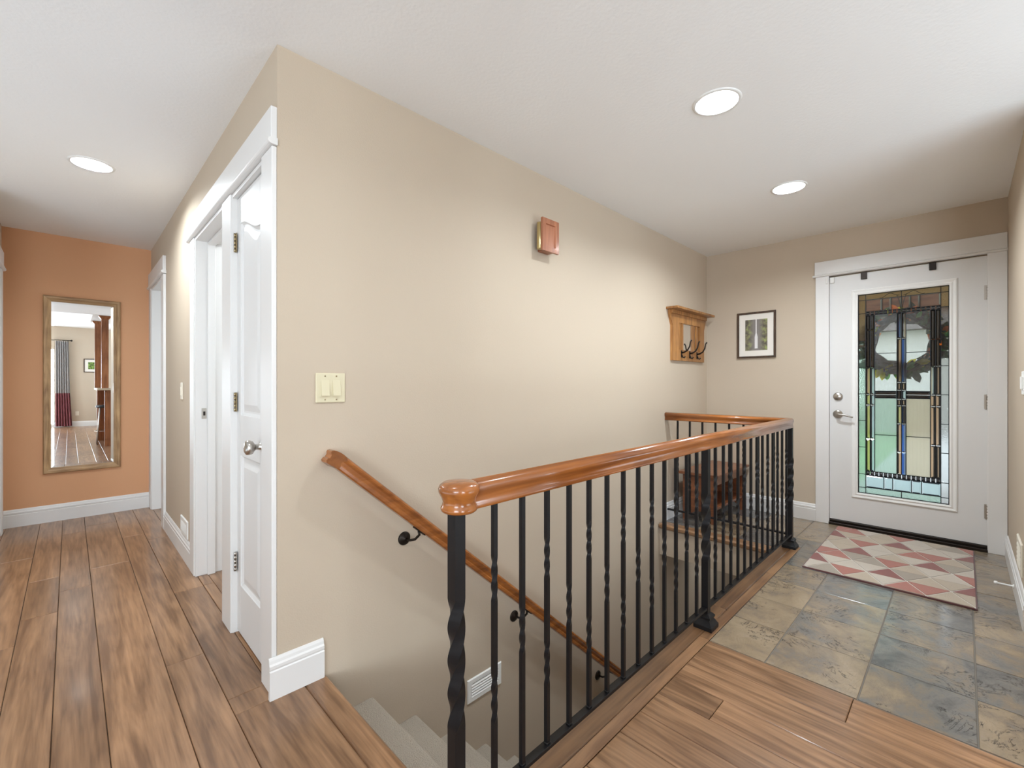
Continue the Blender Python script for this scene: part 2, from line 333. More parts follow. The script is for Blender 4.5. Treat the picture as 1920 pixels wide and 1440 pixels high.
# great room behind the camera (seen in the hallway mirror)
wb = MB().box(-2.2, -0.5, -6.42, -6.3, 2.12, 2.72).box(-4.62, -2.2, -6.42, -6.3, 0, 2.72).box(-0.5, 3.12, -6.42, -6.3, 0, 2.72)
struct(wb, 'wall_great_room_far', M['wall'])
wb = MB().box(-4.62, -4.5, -6.3, 4.3, 0, 0.6).box(-4.62, -4.5, -6.3, 4.3, 2.3, 2.72).box(-4.62, -4.5, -6.3, -4.5, 0.6, 2.3).box(-4.62, -4.5, -1.3, 4.3, 0.6, 2.3)
struct(wb, 'wall_great_room_left', M['wall'])
struct(MB().box(3.0, 3.12, -6.3, -0.342, 0, 2.72), 'wall_great_room_right', M['wall'])
struct(MB().box(-4.5, -0.51, 4.35, 4.45, 0, H), 'wall_living_side', M['wall'])
# stairwell below
struct(MB().box(0.60, 5.5, 0.80, 0.92, -2.75, -0.03), 'wall_stairwell_near', M['wall'])
struct(MB().box(3.55, 3.65, 0.92, YS, -0.27, -0.03), 'wall_stairwell_header', M['wall'])
struct(MB().box(5.5, 5.6, 0.80, 1.9, -2.75, -0.2), 'wall_basement_end', M['wall'])
struct(MB().box(3.65, 5.5, 0.92, YS, -0.27, -0.2), 'ceiling_basement', M['ceiling'])
struct(MB().box(0.6, 5.6, 0.8, 1.9, -2.80, -2.75), 'floor_basement', M['carpet'])
struct(MB().box(0.50, 0.60, 0.80, 1.9, -2.75, -0.03), 'wall_stairwell_back', M['wall'])
# bathroom beyond the open doorway and closet behind the narrow door
struct(MB().box(2.0, 2.1, 2.5, 4.3, 0, H).box(0.677, 2.0, 2.43, 2.53, 0, H).box(0.677, 2.0, 4.2, 4.3, 0, H), 'wall_bathroom', M['bath_white'])
struct(MB().box(0.677, 1.2, 1.9, 1.91, 0, H).box(1.2, 1.25, 1.9, 2.43, 0, H), 'wall_closet', M['wall'])
struct(MB().box(2.6, 2.7, 4.3, 5.45, 0, H).box(0.677, 2.6, 5.39, 5.45, 0, H), 'wall_far_room', M['bath_white'])
area('daylight_bedroom', (2.55, 4.95, 1.3), (0, R(90), 0), 1.3, 0.8, 10, DAY)

# ------------------------------------------------------------------ ceiling with holes for the recessed lamps
LIGHTS = [(2.076, 0.784), (3.31, 0.797), (0.091, 3.55), (0.05, 0.90), (0.10, 5.95)][:4]
cb = MB()
def ceiling_rect(x0, x1, y0, y1, holes, z, top):
    q = 0.14
    hs = [h for h in holes if x0 < h[0] < x1 and y0 < h[1] < y1]
    xs = sorted({x0, x1} | {h[0] + d for h in hs for d in (-q, q)}); ys = sorted({y0, y1} | {h[1] + d for h in hs for d in (-q, q)})
    for xa, xb in zip(xs, xs[1:]):
        for ya, yb in zip(ys, ys[1:]):
            cx, cy = (xa + xb) / 2, (ya + yb) / 2
            h = next((h for h in hs if abs(h[0] - cx) < 1e-3 and abs(h[1] - cy) < 1e-3 and abs(xb - xa - 2*q) < 1e-3 and abs(yb - ya - 2*q) < 1e-3), None)
            if not h:
                cb.poly([(xa, ya, z), (xb, ya, z), (xb, yb, z), (xa, yb, z)]); continue
            k = 32; inner, outer = [], []
            for j in range(k):
                t = 2 * math.pi * j / k; c, s_ = math.cos(t), math.sin(t); mx = max(abs(c), abs(s_))
                inner.append((h[0] + 0.088 * c, h[1] + 0.088 * s_, z)); outer.append((h[0] + q * c / mx, h[1] + q * s_ / mx, z))
            vi = [cb.bm.verts.new(p) for p in inner]; vo = [cb.bm.verts.new(p) for p in outer]
            for j in range(k):
                cb.bm.faces.new((vi[j], vi[(j+1) % k], vo[(j+1) % k], vo[j]))
    cb.box(x0, x1, y0, y1, z + 0.16, top)
for zone in ((-4.5, 1.0, -0.342, 2.0), (-4.5, 1.0, 2.0, 5.45), (1.0, 2.7, -0.342, 5.45), (2.7, XF, -0.342, 5.45)): ceiling_rect(*zone, LIGHTS, H, H + 0.28)
cb.box(-4.5, XF, -0.352, -0.342, H, 2.73)
struct(cb, 'ceiling', M['ceiling'], 'white textured ceiling')
struct(MB().box(-4.62, 3.12, -6.42, -0.342, 2.72, 2.8), 'ceiling_great_room', M['ceiling'])

# ------------------------------------------------------------------ floor: slab, planks, tiles
fb = MB()
for x0, x1, y0, y1 in ((-4.62, 0.72, -6.42, 5.55), (0.72, 4.68, -6.42, 0.915), (3.56, 4.68, 0.915, 1.9), (0.677, 2.7, 1.9, 5.45)):
    fb.box(x0, x1, y0, y1, -0.26 if x0 > 3 else -0.06, -0.008, M['subfloor'])
fb.box(2.07, XF, YR, 0.815, -0.008, -0.003, M['grout']); fb.box(3.605, XF, 0.815, YS, -0.008, -0.003, M['grout'])
floor = struct(fb, 'floor', M['subfloor'], 'oak plank and slate tile floor')
def slab(x0, x1, y0, y1, name, mat, gap=0.0009, ch=0.0022, dz=0.0, zb=-0.0075):
    x0 += gap; x1 -= gap; y0 += gap; y1 -= gap
    z = dz
    mb = MB()
    r0 = [(x0, y0, zb), (x1, y0, zb), (x1, y1, zb), (x0, y1, zb)]
    r1 = [(x0, y0, z - ch), (x1, y0, z - ch), (x1, y1, z - ch), (x0, y1, z - ch)]
    r2 = [(x0 + ch, y0 + ch, z), (x1 - ch, y0 + ch, z), (x1 - ch, y1 - ch, z), (x0 + ch, y1 - ch, z)]
    mb.loft([r0, r1, r2])
    return mb.build(name, mat, floor, 'center')
def run(x0, x1, y0, y1, joints):
    ys = [y0] + sorted(j for j in joints if y0 < j < y1) + [y1]
    for a, b_ in zip(ys, ys[1:]): slab(x0, x1, a, b_, 'plank', M['plank'], dz=rnd.uniform(-0.0006, 0.0004))
def rj(y0, y1):
    out = []; y = y0 + rnd.uniform(0.3, 1.4)
    while y < y1: out.append(y); y += rnd.uniform(0.8, 1.6)
    return out
# hallway strip and everything behind the camera in line with it (boundaries read off the photograph)
XS = [-0.500, -0.369, -0.175, -0.043, 0.090, 0.283, 0.415]
J = {0: [], 1: [2.976, 4.4], 2: [3.27, 3.86], 3: [3.57, 4.9], 4: [3.875, 5.06], 5: [2.32, 4.5]}
for k in range(6):
    x0, x1 = XS[k], XS[k + 1]
    run(x0, x1, 1.2 if k == 0 else 0.2 + 0.15 * k, 5.45, J[k])
    run(x0, x1, -6.3, 1.2 if k == 0 else 0.2 + 0.15 * k, rj(-6.3, 0.2))
run(0.415, 0.552, 3.10, 5.45, [4.3]); run(0.415, 0.552, 1.912, 3.10, [])
run(0.552, 0.604, 2.573, 3.29, [3.10]); run(0.604, 0.677, 2.573, 3.29, [2.9]); run(0.552, 0.60, 1.935, 2.415, []); run(0.552, 0.604, 4.64, 5.32, []); run(0.604, 0.677, 4.64, 5.32, [])
slab(0.415, 0.552, 1.807, 1.912, 'plank', M['plank']); slab(0.415, 0.647, 0.55, 1.807, 'plank', M['plank'])
run(0.415, 0.604, -6.3, 0.55, rj(-6.3, 0.5))
run(0.604, 0.725, -0.9, 0.55, [])
# foyer side planks
XS2 = [0.725, 0.86, 0.992, 1.126, 1.316, 1.449, 1.584, 1.718, 1.905]
J2 = {6: [0.625], 7: [0.288 + 0.55], 5: [0.1], 4: [0.45], 3: [-0.05], 2: [0.5]}
for k in range(8):
    run(XS2[k], XS2[k + 1], -0.9, 0.815, J2.get(k, [0.3]))
run(1.905, 2.07, -0.212, 0.815, [0.288])
run(1.905, 2.07, -0.9, -0.342, [])
# great-room planks further away (seen only in the mirror)
x = -4.5
for k in range(26):
    w_ = (0.13, 0.16, 0.19)[k % 3]
    x1 = min(x + w_, -0.5)
    run(x, x1, -6.3, 4.35, rj(-6.3, 4.35)[::2])
    x = x1
    if x >= -0.501: break
x = 0.604; k = 0
while x < 2.99:
    x1 = min(x + (0.19, 0.13, 0.16)[k % 3], 3.0)
    run(x, x1, -6.3, -0.9, rj(-6.3, -0.9)[::2])
    x = x1; k += 1
run(2.07, 3.0, -0.9, -0.342, []); run(1.905, 3.2, -0.342, -0.213, []); run(0.677, 1.3, 2.53, 4.2, [3.3]); run(1.3, 2.0, 2.53, 4.2, [3.0]); run(0.677, 2.6, 4.3, 5.39, [])
# slate tiles
TX = [2.073, 2.384, 2.692, 3.001, 3.311, 3.620, 3.929, 4.238, 4.53]
TY = [-0.212, -0.034, 0.277, 0.587, 0.897, 1.207, 1.517, 1.807]
for i in range(len(TX) - 1):
    for j in range(len(TY) - 1):
        x0, x1, y0, y1 = TX[i], TX[i + 1], TY[j], TY[j + 1]
        if y0 >= 0.897 - 1e-6:
            if x1 < 3.63: continue
            if abs(x0 - 3.620) < 1e-6: x0 = 3.605
        elif y1 > 0.815 and x0 < 3.70:
            y1 = 0.815
            if x1 > 3.71:
                slab(3.705, x1, 0.815, 0.897, 'tile', M['slate'], 0.0024, 0.0011, 0)
        slab(x0, x1, y0, y1, 'tile', M['slate'], 0.0024, 0.0011, rnd.uniform(-0.0008, 0.0006))
# boards along the stairwell edge
def beam(x0, x1, y0, y1, z0, z1, name, mat, bev=0.002):
    o = MB().box(x0, x1, y0, y1, z0, z1, mat, bev).build(name, None, None, 'center'); o['kind'] = 'structure'; return o
for a, b_ in ((0.725, 2.075), (2.075, 3.07), (3.07, 3.705)): beam(a + .0007, b_ - .0007, 0.8165, 0.8615, -0.0075, 0.001, 'trim_1', M['plank_x'])
for a, b_ in ((0.655, 2.42), (2.42, 3.705)): beam(a + .0007, b_ - .0007, 0.8635, 0.940, -0.034, 0.002, 'trim_2', M['plank_x'], 0.006)
beam(0.649, 0.735, 0.942, 1.805, -0.036, 0.0, 'trim_3', M['plank'], 0.008)
beam(3.505, 3.603, 0.942, 1.805, -0.042, 0.001, 'trim_4', M['plank'], 0.012)

# ------------------------------------------------------------------ mouldings
BASE = [(0, 0), (0.016, 0), (0.016, 0.098), (0.0125, 0.102), (0.0145, 0.108), (0.0145, 0.118), (0.010, 0.124), (0.008, 0.134), (0.004, 0.142), (0, 0.143)]
def base_run(name, p0, p1, nrm, hgt=1.0, ret0=False, ret1=False, label=None):
    mb = MB(); nv = Vector((*nrm, 0)); p0 = Vector((*p0, 0.0)); p1 = Vector((*p1, 0.0))
    mb.loft([[p + nv * t + Vector((0, 0, z * hgt)) for t, z in BASE] for p in (p0, p1)])
    return mb
struct(base_run('', (0.522, YS), (0.722, YS), (0, -1), 1.06), 'baseboard_stair', M['white'], 'white baseboard block at the wall corner above the stair')
struct(base_run('', (XW, 3.41), (XW, 4.52), (-1, 0)), 'baseboard_hall_right', M['white'])
struct(base_run('', (XL, YE), (XW, YE), (0, -1)), 'baseboard_hall_end', M['white'], 'white baseboard under the hallway mirror')
struct(base_run('', (XF, 0.887), (XF, YS), (-1, 0)), 'baseboard_front', M['white'])
struct(base_run('', (3.61, YS), (XF, YS), (0, -1)), 'baseboard_foyer', M['white'])
struct(base_run('', (3.2, YR), (4.512, YR), (0, 1)), 'baseboard_right', M['white'])
struct(base_run('', (-0.5, -6.3), (3.0, -6.3), (0, 1)), 'baseboard_great_room', M['white'])

def casing_hall(name, posts, y0, y1, side=1, xface=XW, end0=0.0, end1=0.0):
    """flat casing boards, deep head board with a half-round bead; side=+1 faces -X"""
    t = 0.018
    xa, xb = (xface - t, xface) if side == 1 else (xface, xface + t)
    root = struct_empty(name, (xface, y0, 0))
    for a, b_ in posts: MB().box(xa, xb, a, b_, 0, 2.057, M['white'], 0.002).build('casing', None, root)
    hx = (xface - 0.022, xface) if side == 1 else (xface, xface + 0.022)
    MB().box(*hx, y0, y1, 2.085, 2.203, M['white'], 0.002).build('head_board', None, root)
    mb = MB(); cx = xface - side * 0.018
    pts = [(xface, 2.059)] + [(cx - side * 0.016 * math.sin(math.pi * q / 8), 2.072 - 0.013 * math.cos(math.pi * q / 8)) for q in range(9)] + [(xface, 2.085)]
    mb.loft([[(px, yy, pz) for px, pz in pts] for yy in (y0 - 0.012 + end0, y1 + 0.014 - end1)], M['white'])
    mb.build('head_bead', None, root)
    return root
trim_a = casing_hall('trim_5', [(1.810, 1.938), (2.413, 2.575), (3.288, 3.41)], 1.806, 3.445, end0=0.006)
def jamb(root, y0, y1, top, x0=XW - 0.012, x1=0.68, wall=0.019):
    MB().box(x0, x1, y0, y0 + wall, 0, top, M['white'], 0.001).build('jamb', None, root)
    MB().box(x0, x1, y1 - wall, y1, 0, top, M['white'], 0.001).build('jamb', None, root)
    MB().box(x0, x1, y0 + wall, y1 - wall, top - wall, top, M['white'], 0.001).build('jamb', None, root)
jamb(trim_a, 2.573, 3.29, 2.057)
for ya, yb in ((2.4115, 2.4165), (1.934, 1.9395)): MB().box(XW - 0.010, 0.676, ya, yb, 0, 2.056, M['white']).build('jamb', None, trim_a)
MB().box(XW - 0.010, 0.676, 1.9395, 2.4115, 2.040, 2.056, M['white']).build('jamb', None, trim_a)
for ya, yb in ((3.250, 3.271), (2.592, 2.602)): MB().box(0.60, 0.64, ya, yb, 0, 2.035, M['white'], 0.002).build('door_stop_strip', None, trim_a)
MB().box(0.60, 0.64, 2.602, 3.25, 2.02, 2.037, M['white'], 0.002).build('door_stop_strip', None, trim_a)
MB().box(0.572, 0.597, 3.2695, 3.2712, 0.955, 1.02, M['nickel']).box(0.58, 0.591, 3.2688, 3.2696, 0.975, 1.0, M['bronze']).build('strike_plate', None, trim_a, label='nickel strike plate')
trim_b = casing_hall('trim_6', [(4.52, 4.64), (5.32, 5.448)], 4.52, 5.445, end1=0.012)
jamb(trim_b, 4.64, 5.32, 2.057)
trim_c = casing_hall('trim_7', [(4.36, 4.48), (5.20, 5.315)], 4.36, 5.325, side=-1, xface=XL)
MB().box(-0.50, XL + 0.012, 5.181, 5.2, 0, 2.057, M['white']).build('jamb', None, trim_c)
MB().box(-0.50, XL + 0.012, 4.48, 4.499, 0, 2.057, M['white']).build('jamb', None, trim_c)

def hinge(parent, x, y, z, mat, axis='y', h=0.09):
    mb = MB()
    mb.box(x - 0.0015, x + 0.001, y - 0.016, y + 0.016, z - h / 2, z + h / 2, mat)
    for k in range(5):
        mb.lathe((x - 0.004, y, z - h / 2 + k * h / 5 + 0.0012), (0, 0, 1), [(0.0055, 0), (0.0055, h / 5 - 0.0024)], mat, 10)
    return mb.build('hinge', None, parent)

# closet door: stiles, rails and two raised panels
d1 = struct_empty('door_1', (0.575, 2.175, 0.012)); d1['label'] = 'narrow white closet door with wavy-topped panel'
X0, X1 = 0.562, 0.597; DW = M['door_white']
MB().box(X0, X1, 2.352, 2.411, 0.012, 2.036, DW, 0.001).build('stile', None, d1)
MB().box(X0, X1, 1.940, 2.055, 0.012, 2.036, DW, 0.001).build('stile', None, d1)
def scurve(t): return 1.872 + 0.040 * math.cos(math.pi * t)      # t 0 hinge side .. 1 latch side
ya, yb = 2.352, 2.055
pts = [(X0, ya, 2.036), (X0, yb, 2.036)] + [(X0, yb + (ya - yb) * k / 16, scurve(1 - k / 16)) for k in range(17)]
MB().extrude(pts, (X1 - X0, 0, 0), DW).build('rail', None, d1)
MB().box(X0, X1, yb, ya, 0.838, 1.025, DW, 0.001).build('rail', None, d1)
MB().box(X0, X1, yb, ya, 0.012, 0.235, DW, 0.001).build('rail', None, d1)
def raised(bot, topf):
    mb = MB(); N = 16
    def ring(ins, x):
        a, b_ = ya - ins, yb + ins
        return [(x, a, bot + ins), (x, b_, bot + ins)] + [(x, b_ + (a - b_) * k / N, topf(1 - k / N) - ins) for k in range(N + 1)]
    mb.loft([ring(0, X1 - 0.004), ring(0, X0 + 0.004), ring(0.012, X0 + 0.011), ring(0.020, X0 + 0.011), ring(0.05, X0 + 0.003)])
    mb.build('panel', DW, d1)
raised(1.025, scurve); raised(0.235, lambda t: 0.838)
for z, mt in ((1.831, M['brass_dull']), (1.083, M['brass_dull']), (0.334, M['nickel'])): hinge(d1, 0.556, 2.408, z, mt)
MB().lathe((X0, 1.995, 0.915), (-1, 0, 0), [(0.033, 0), (0.033, 0.004), (0.026, 0.009), (0.013, 0.013), (0.011, 0.032), (0.014, 0.037), (0.026, 0.045), (0.030, 0.056), (0.028, 0.066), (0.018, 0.072), (0, 0.073)], M['nickel'], 24).build('door_knob', None, d1, label='satin nickel door knob')
# doors standing in the far doorways
for nm, xa, xb, y0, y1 in (('door_2', -0.50, -0.468, 4.50, 5.18),):
    dd = struct_empty(nm, ((xa + xb) / 2, (y0 + y1) / 2, 0.01))
    MB().box(xa, xb, y0, y1, 0.012, 2.036, DW, 0.002).build('leaf', None, dd)
    for z0, z1 in ((0.24, 0.85), (1.02, 1.88)):
        mb = MB(); fx = xb; sgn = 1
        a, b_ = y0 + 0.1, y1 - 0.1
        mb.loft([[(fx + sgn * dx, a + q, z0 + q), (fx + sgn * dx, b_ - q, z0 + q), (fx + sgn * dx, b_ - q, z1 - q), (fx + sgn * dx, a + q, z1 - q)] for q, dx in ((0, -0.002), (0, 0.005), (0.02, 0.005), (0.05, 0.009))])
        mb.build('panel', DW, dd)

# ------------------------------------------------------------------ front door
root = struct_empty('trim_8', (XF, 0.34, 0))
def fbox(y0, y1, z0, z1, name, x0=XF - 0.019, x1=XF, bev=0.002): return MB().box(x0, x1, y0, y1, z0, z1, M['white'], bev).build(name, None, root)
fbox(0.792, 0.887, 0, 2.072, 'casing'); fbox(-0.210, -0.116, 0, 2.072, 'casing')
fbox(-0.210, 0.893, 2.090, 2.199, 'head_board', XF - 0.022)
mb = MB(); pts = [(XF, 2.070)] + [(XF - 0.018 - 0.014 * math.sin(math.pi * q / 8), 2.080 - 0.010 * math.cos(math.pi * q / 8)) for q in range(9)] + [(XF, 2.090)]
mb.loft([[(px, yy, pz) for px, pz in pts] for yy in (-0.211, 0.906)], M['white']); mb.build('head_bead', None, root)
MB().box(XF, 4.62, 0.797, 0.812, 0, 2.075, M['white']).build('jamb', None, root)
MB().box(XF, 4.62, -0.135, -0.120, 0, 2.075, M['white']).build('jamb', None, root)
MB().box(XF, 4.62, -0.12, 0.797, 2.066, 2.08, M['white']).build('jamb', None, root)
MB().box(4.508, 4.68, -0.118, 0.795, -0.002, 0.020, M['bronze'], 0.003).box(4.530, 4.62, -0.118, 0.795, 0.018, 0.040, M['bronze'], 0.004).build('threshold', None, root, label='dark bronze threshold')
fd = struct_empty('door_3', (4.55, 0.34, 0.042)); fd['label'] = 'white front door with a leaded art glass panel'
X0, X1 = 4.540, 4.585
GY0, GY1, GZ0, GZ1 = 0.073, 0.603, 0.287, 1.889
mb = MB()
for y0, y1, z0, z1 in ((-0.116, GY0 - 0.02, 0.044, 2.062), (GY1 + 0.02, 0.793, 0.044, 2.062), (GY0 - 0.02, GY1 + 0.02, 0.044, GZ0 - 0.02), (GY0 - 0.02, GY1 + 0.02, GZ1 + 0.02, 2.062)):
    mb.box(X0, X1, y0, y1, z0, z1)
bmesh.ops.remove_doubles(mb.bm, verts=mb.bm.verts, dist=1e-5)
mb.build('leaf', DW, fd)
# glazing frame moulding: four mitred profiles in one ring
mb = MB(); prof = [(-0.042, 0), (-0.042, 0.006), (-0.034, 0.010), (-0.020, 0.006), (-0.010, 0.010), (0.0, 0.006), (0.0, -0.022), (-0.02, -0.022)]
rings = []
for ins, dx in prof:
    rings.append([(X0 - dx, GY0 + ins, GZ0 + ins), (X0 - dx, GY1 - ins, GZ0 + ins), (X0 - dx, GY1 - ins, GZ1 - ins), (X0 - dx, GY0 + ins, GZ1 - ins)])
mb.loft(rings, M['white_plastic'], cap=False); mb.build('glass_frame', None, fd)
# panes (world coordinates: y runs right to left, z up)
GX = 4.562
def flat_pane(y0, y1, z0, z1, mat, name='pane', t=0.005):
    g = 0.0014
    return MB().box(GX - t / 2, GX + t / 2, y0 + g, y1 - g, z0 + g, z1 - g, mat).build(name, None, fd, 'center')
def bevel_pane(y0, y1, z0, z1, mats, bw=0.012, t=0.006, name='bevel_pane'):
    """front face rises from four sloping facets; mats = centre, left facet, right facet, top/bottom facets"""
    g = 0.0014; y0 += g; y1 -= g; z0 += g; z1 -= g
    bw = min(bw, (y1 - y0) * 0.42, (z1 - z0) * 0.42)
    c, lf, rt, tb = mats
    mb = MB(); xb, xm, xf = GX + 0.003, GX, GX - t
    o4 = [(y1, z0), (y0, z0), (y0, z1), (y1, z1)]; i4 = [(y1 - bw, z0 + bw), (y0 + bw, z0 + bw), (y0 + bw, z1 - bw), (y1 - bw, z1 - bw)]
    P = lambda x, q: (x, q[0], q[1])
    V = mb.bm.verts.new
    back = [V(P(xb, q)) for q in o4]; mid = [V(P(xm, q)) for q in o4]; fr = [V(P(xf, q)) for q in i4]
    def face(vs, m_): f = mb.bm.faces.new(vs); f.material_index = mb.mi(m_)
    face(fr, c); face(list(reversed(back)), c)
    fm = [tb, rt, tb, lf]
    for k in range(4):
        k2 = (k + 1) % 4
        face([mid[k], mid[k2], fr[k2], fr[k]], fm[k]); face([back[k], back[k2], mid[k2], mid[k]], fm[k])
    return mb.build(name, None, fd, 'center')
BL, BR = 0.555, 0.118                               # inner edges of the side borders
zs = [1.889, 1.843, 1.735, 1.514, 1.302, 1.089, 0.873, 0.659, 0.441, 0.333, 0.287]
for k in range(10):
    za, zb = zs[k + 1], zs[k]
    flat_pane(BL, GY1, za, zb, M['g_ham_amber'] if k < 3 else M['g_ham_green'], 'border_pane')
    flat_pane(GY0, BR, za, zb, M['g_ham_amber'] if k < 2 else M['g_ham'], 'border_pane')
YM = 0.337
for a, b_ in ((BR, YM), (YM, BL)):
    flat_pane(a, b_, 1.843, 1.889, M['g_ham_amber'], 'border_pane'); flat_pane(a, b_, 0.287, 0.337, M['g_ham_green'], 'border_pane')
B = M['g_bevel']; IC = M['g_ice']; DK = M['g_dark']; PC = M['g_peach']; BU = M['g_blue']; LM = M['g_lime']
ty = [0.555, 0.453, 0.398, 0.337, 0.284, 0.232, BR]
for a, b_ in zip(ty, ty[1:]): bevel_pane(b_, a, 1.748, 1.843, (M['g_bevel_top'], B, IC, B), 0.009)
by = [0.555, 0.442, 0.389, 0.280, 0.223, BR]
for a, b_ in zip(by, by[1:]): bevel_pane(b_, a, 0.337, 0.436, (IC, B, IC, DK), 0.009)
for k in range(16):                                 # small squares above and below the tall panes
    a = BR + (BL - BR) * k / 16; b_ = BR + (BL - BR) * (k + 1) / 16
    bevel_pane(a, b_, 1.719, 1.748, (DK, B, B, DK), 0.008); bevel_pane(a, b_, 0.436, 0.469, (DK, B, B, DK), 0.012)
PL = (0.364, 0.499); PR = (0.174, 0.311)
for (a, b_), side in ((PL, 0), (PR, 1)):
    flat_pane(a, b_, 1.41, 1.719, M['g_reed'], 'reeded_pane'); flat_pane(a, b_, 1.112, 1.41, M['g_reed'], 'reeded_pane')
    flat_pane(a, b_, 0.766, 1.057, (M['g_mint'], M['g_straw'])[side], 'reeded_pane'); flat_pane(a, b_, 0.469, 0.766, (M['g_mint'], M['g_straw'])[side], 'reeded_pane')
    for z0, z1 in ((1.057, 1.0845), (1.0845, 1.112)):
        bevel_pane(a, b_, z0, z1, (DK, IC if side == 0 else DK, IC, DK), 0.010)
def strip(y0, y1, cuts, sch):
    for (z0, z1), mm in zip(zip(cuts, cuts[1:]), sch): bevel_pane(y0, y1, z0, z1, mm, 0.011)
cl = [0.469, 0.73, 1.0, 1.085, 1.30, 1.60, 1.719]
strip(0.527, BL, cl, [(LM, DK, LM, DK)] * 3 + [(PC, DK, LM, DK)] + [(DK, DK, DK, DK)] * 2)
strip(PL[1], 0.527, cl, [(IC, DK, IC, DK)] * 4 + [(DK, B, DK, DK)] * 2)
cc = [0.469, 0.64, 0.86, 1.0, 1.05, 1.12, 1.18, 1.52, 1.719]
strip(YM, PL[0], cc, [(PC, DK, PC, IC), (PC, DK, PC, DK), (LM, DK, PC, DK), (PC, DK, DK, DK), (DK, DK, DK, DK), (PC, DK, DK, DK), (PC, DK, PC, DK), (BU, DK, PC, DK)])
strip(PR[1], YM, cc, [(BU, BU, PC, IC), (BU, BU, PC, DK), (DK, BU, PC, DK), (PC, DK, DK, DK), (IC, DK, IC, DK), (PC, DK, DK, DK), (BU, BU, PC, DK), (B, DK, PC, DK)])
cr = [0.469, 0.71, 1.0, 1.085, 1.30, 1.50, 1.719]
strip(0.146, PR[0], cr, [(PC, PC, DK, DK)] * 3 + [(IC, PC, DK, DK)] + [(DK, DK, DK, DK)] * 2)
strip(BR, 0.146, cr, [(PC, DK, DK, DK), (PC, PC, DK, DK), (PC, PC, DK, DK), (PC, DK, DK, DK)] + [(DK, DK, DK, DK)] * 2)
# lead came
mb = MB()
def came(y0, y1, z0, z1): mb.box(GX - 0.0055, GX + 0.0055, y0, y1, z0, z1, M['came'])
cw = 0.0022
for y, z0, z1 in ((BL, GZ0, GZ1), (BR, GZ0, GZ1), (0.527, 0.469, 1.719), (PL[1], 0.469, 1.719), (PL[0], 0.469, 1.719), (YM, 0.469, 1.719), (PR[1], 0.469, 1.719), (PR[0], 0.469, 1.719), (0.146, 0.469, 1.719), (YM, 1.843, 1.889), (YM, 0.287, 0.337)):
    came(y - cw, y + cw, z0, z1)
for z in zs[1:-1]: came(BL, GY1, z - cw, z + cw); came(GY0, BR, z - cw, z + cw)
for z in (1.843, 1.748, 1.719, 0.469, 0.436, 0.337): came(BR, BL, z - cw, z + cw)
for a, b_ in (PL, PR):
    for z in (1.41, 1.112, 1.057, 0.766): came(a, b_, z - cw, z + cw)
for y in ty[1:-1]: came(y - cw, y + cw, 1.748, 1.843)
for y in by[1:-1]: came(y - cw, y + cw, 0.337, 0.436)
for a, b_, c, d in ((GY0, GY1, GZ0, GZ0 + .005), (GY0, GY1, GZ1 - .005, GZ1), (GY0, GY0 + .005, GZ0, GZ1), (GY1 - .005, GY1, GZ0, GZ1)): came(a, b_, c, d)
for sg in (-1, 1):                                   # curved ornament in the top border
    mb.tube([(GX - 0.003, YM + sg * (0.012 + 0.12 * t), 1.865 - 0.020 * math.cos(2.2 * math.pi * t) * (0.4 + t * 0.5)) for t in [k / 12 for k in range(13)]], 0.002, M['came'], 6)
    mb.tube([(GX - 0.003, YM + sg * (0.028 - 0.022 * math.sin(math.pi * t * 0.5)), 1.86 - 0.11 * t) for t in [k / 8 for k in range(9)]], 0.002, M['came'], 6)
mb.build('lead_came', None, fd, label='dark lead lines between the panes')
for z in (1.806, 1.044, 0.280): hinge(fd, 4.536, -0.117, z, M['nickel'], h=0.10)
MB().lathe((X0, 0.735, 1.064), (-1, 0, 0), [(0.033, 0), (0.033, 0.006), (0.029, 0.012), (0, 0.0125)], M['nickel'], 24).box(X0 - 0.028, X0 - 0.012, 0.732, 0.738, 1.048, 1.080, M['nickel'], 0.002).build('deadbolt', None, fd, label='nickel deadbolt thumbturn')
mb = MB().lathe((X0, 0.735, 0.918), (-1, 0, 0), [(0.034, 0), (0.034, 0.006), (0.029, 0.012), (0.013, 0.014), (0.012, 0.045), (0, 0.046)], M['nickel'], 24)
mb.tube([(X0 - 0.045, 0.742, 0.918), (X0 - 0.052, 0.72, 0.917), (X0 - 0.054, 0.69, 0.915), (X0 - 0.053, 0.66, 0.909), (X0 - 0.050, 0.638, 0.900), (X0 - 0.048, 0.628, 0.899)], [0.010, 0.009, 0.008, 0.0075, 0.007, 0.005], M['nickel'], 10)
mb.build('door_handle', None, fd, label='nickel lever handle')
for y, side in ((0.563, 'left'), (0.161, 'right')):
    o = MB().box(4.522, 4.5405, y - 0.019, y + 0.019, 2.010, 2.0645, M['bronze'], 0.002).box(4.527, 4.60, y - 0.019, y + 0.019, 2.0625, 2.0650, M['bronze']).build('door_clip', None, None, 'base')
    tag(o, f'dark brown clip over the top edge of the front door, {side} of the two', 'clip', 'clips over the front door')
o = MB().box(4.524, 4.5395, 0.757, 0.789, 2.010, 2.0585, M['white_plastic'], 0.005, 2).build('door_sensor', None, None, 'base'); tag(o, 'white contact sensor at the top left corner of the front door leaf', 'sensor', 'contact sensor halves')
o = MB().box(4.497, 4.511, 0.799, 0.813, 2.005, 2.056, M['white_plastic'], 0.004, 2).build('door_sensor', None, None, 'base'); tag(o, 'slim white contact sensor on the casing left of the front door', 'sensor', 'contact sensor halves')

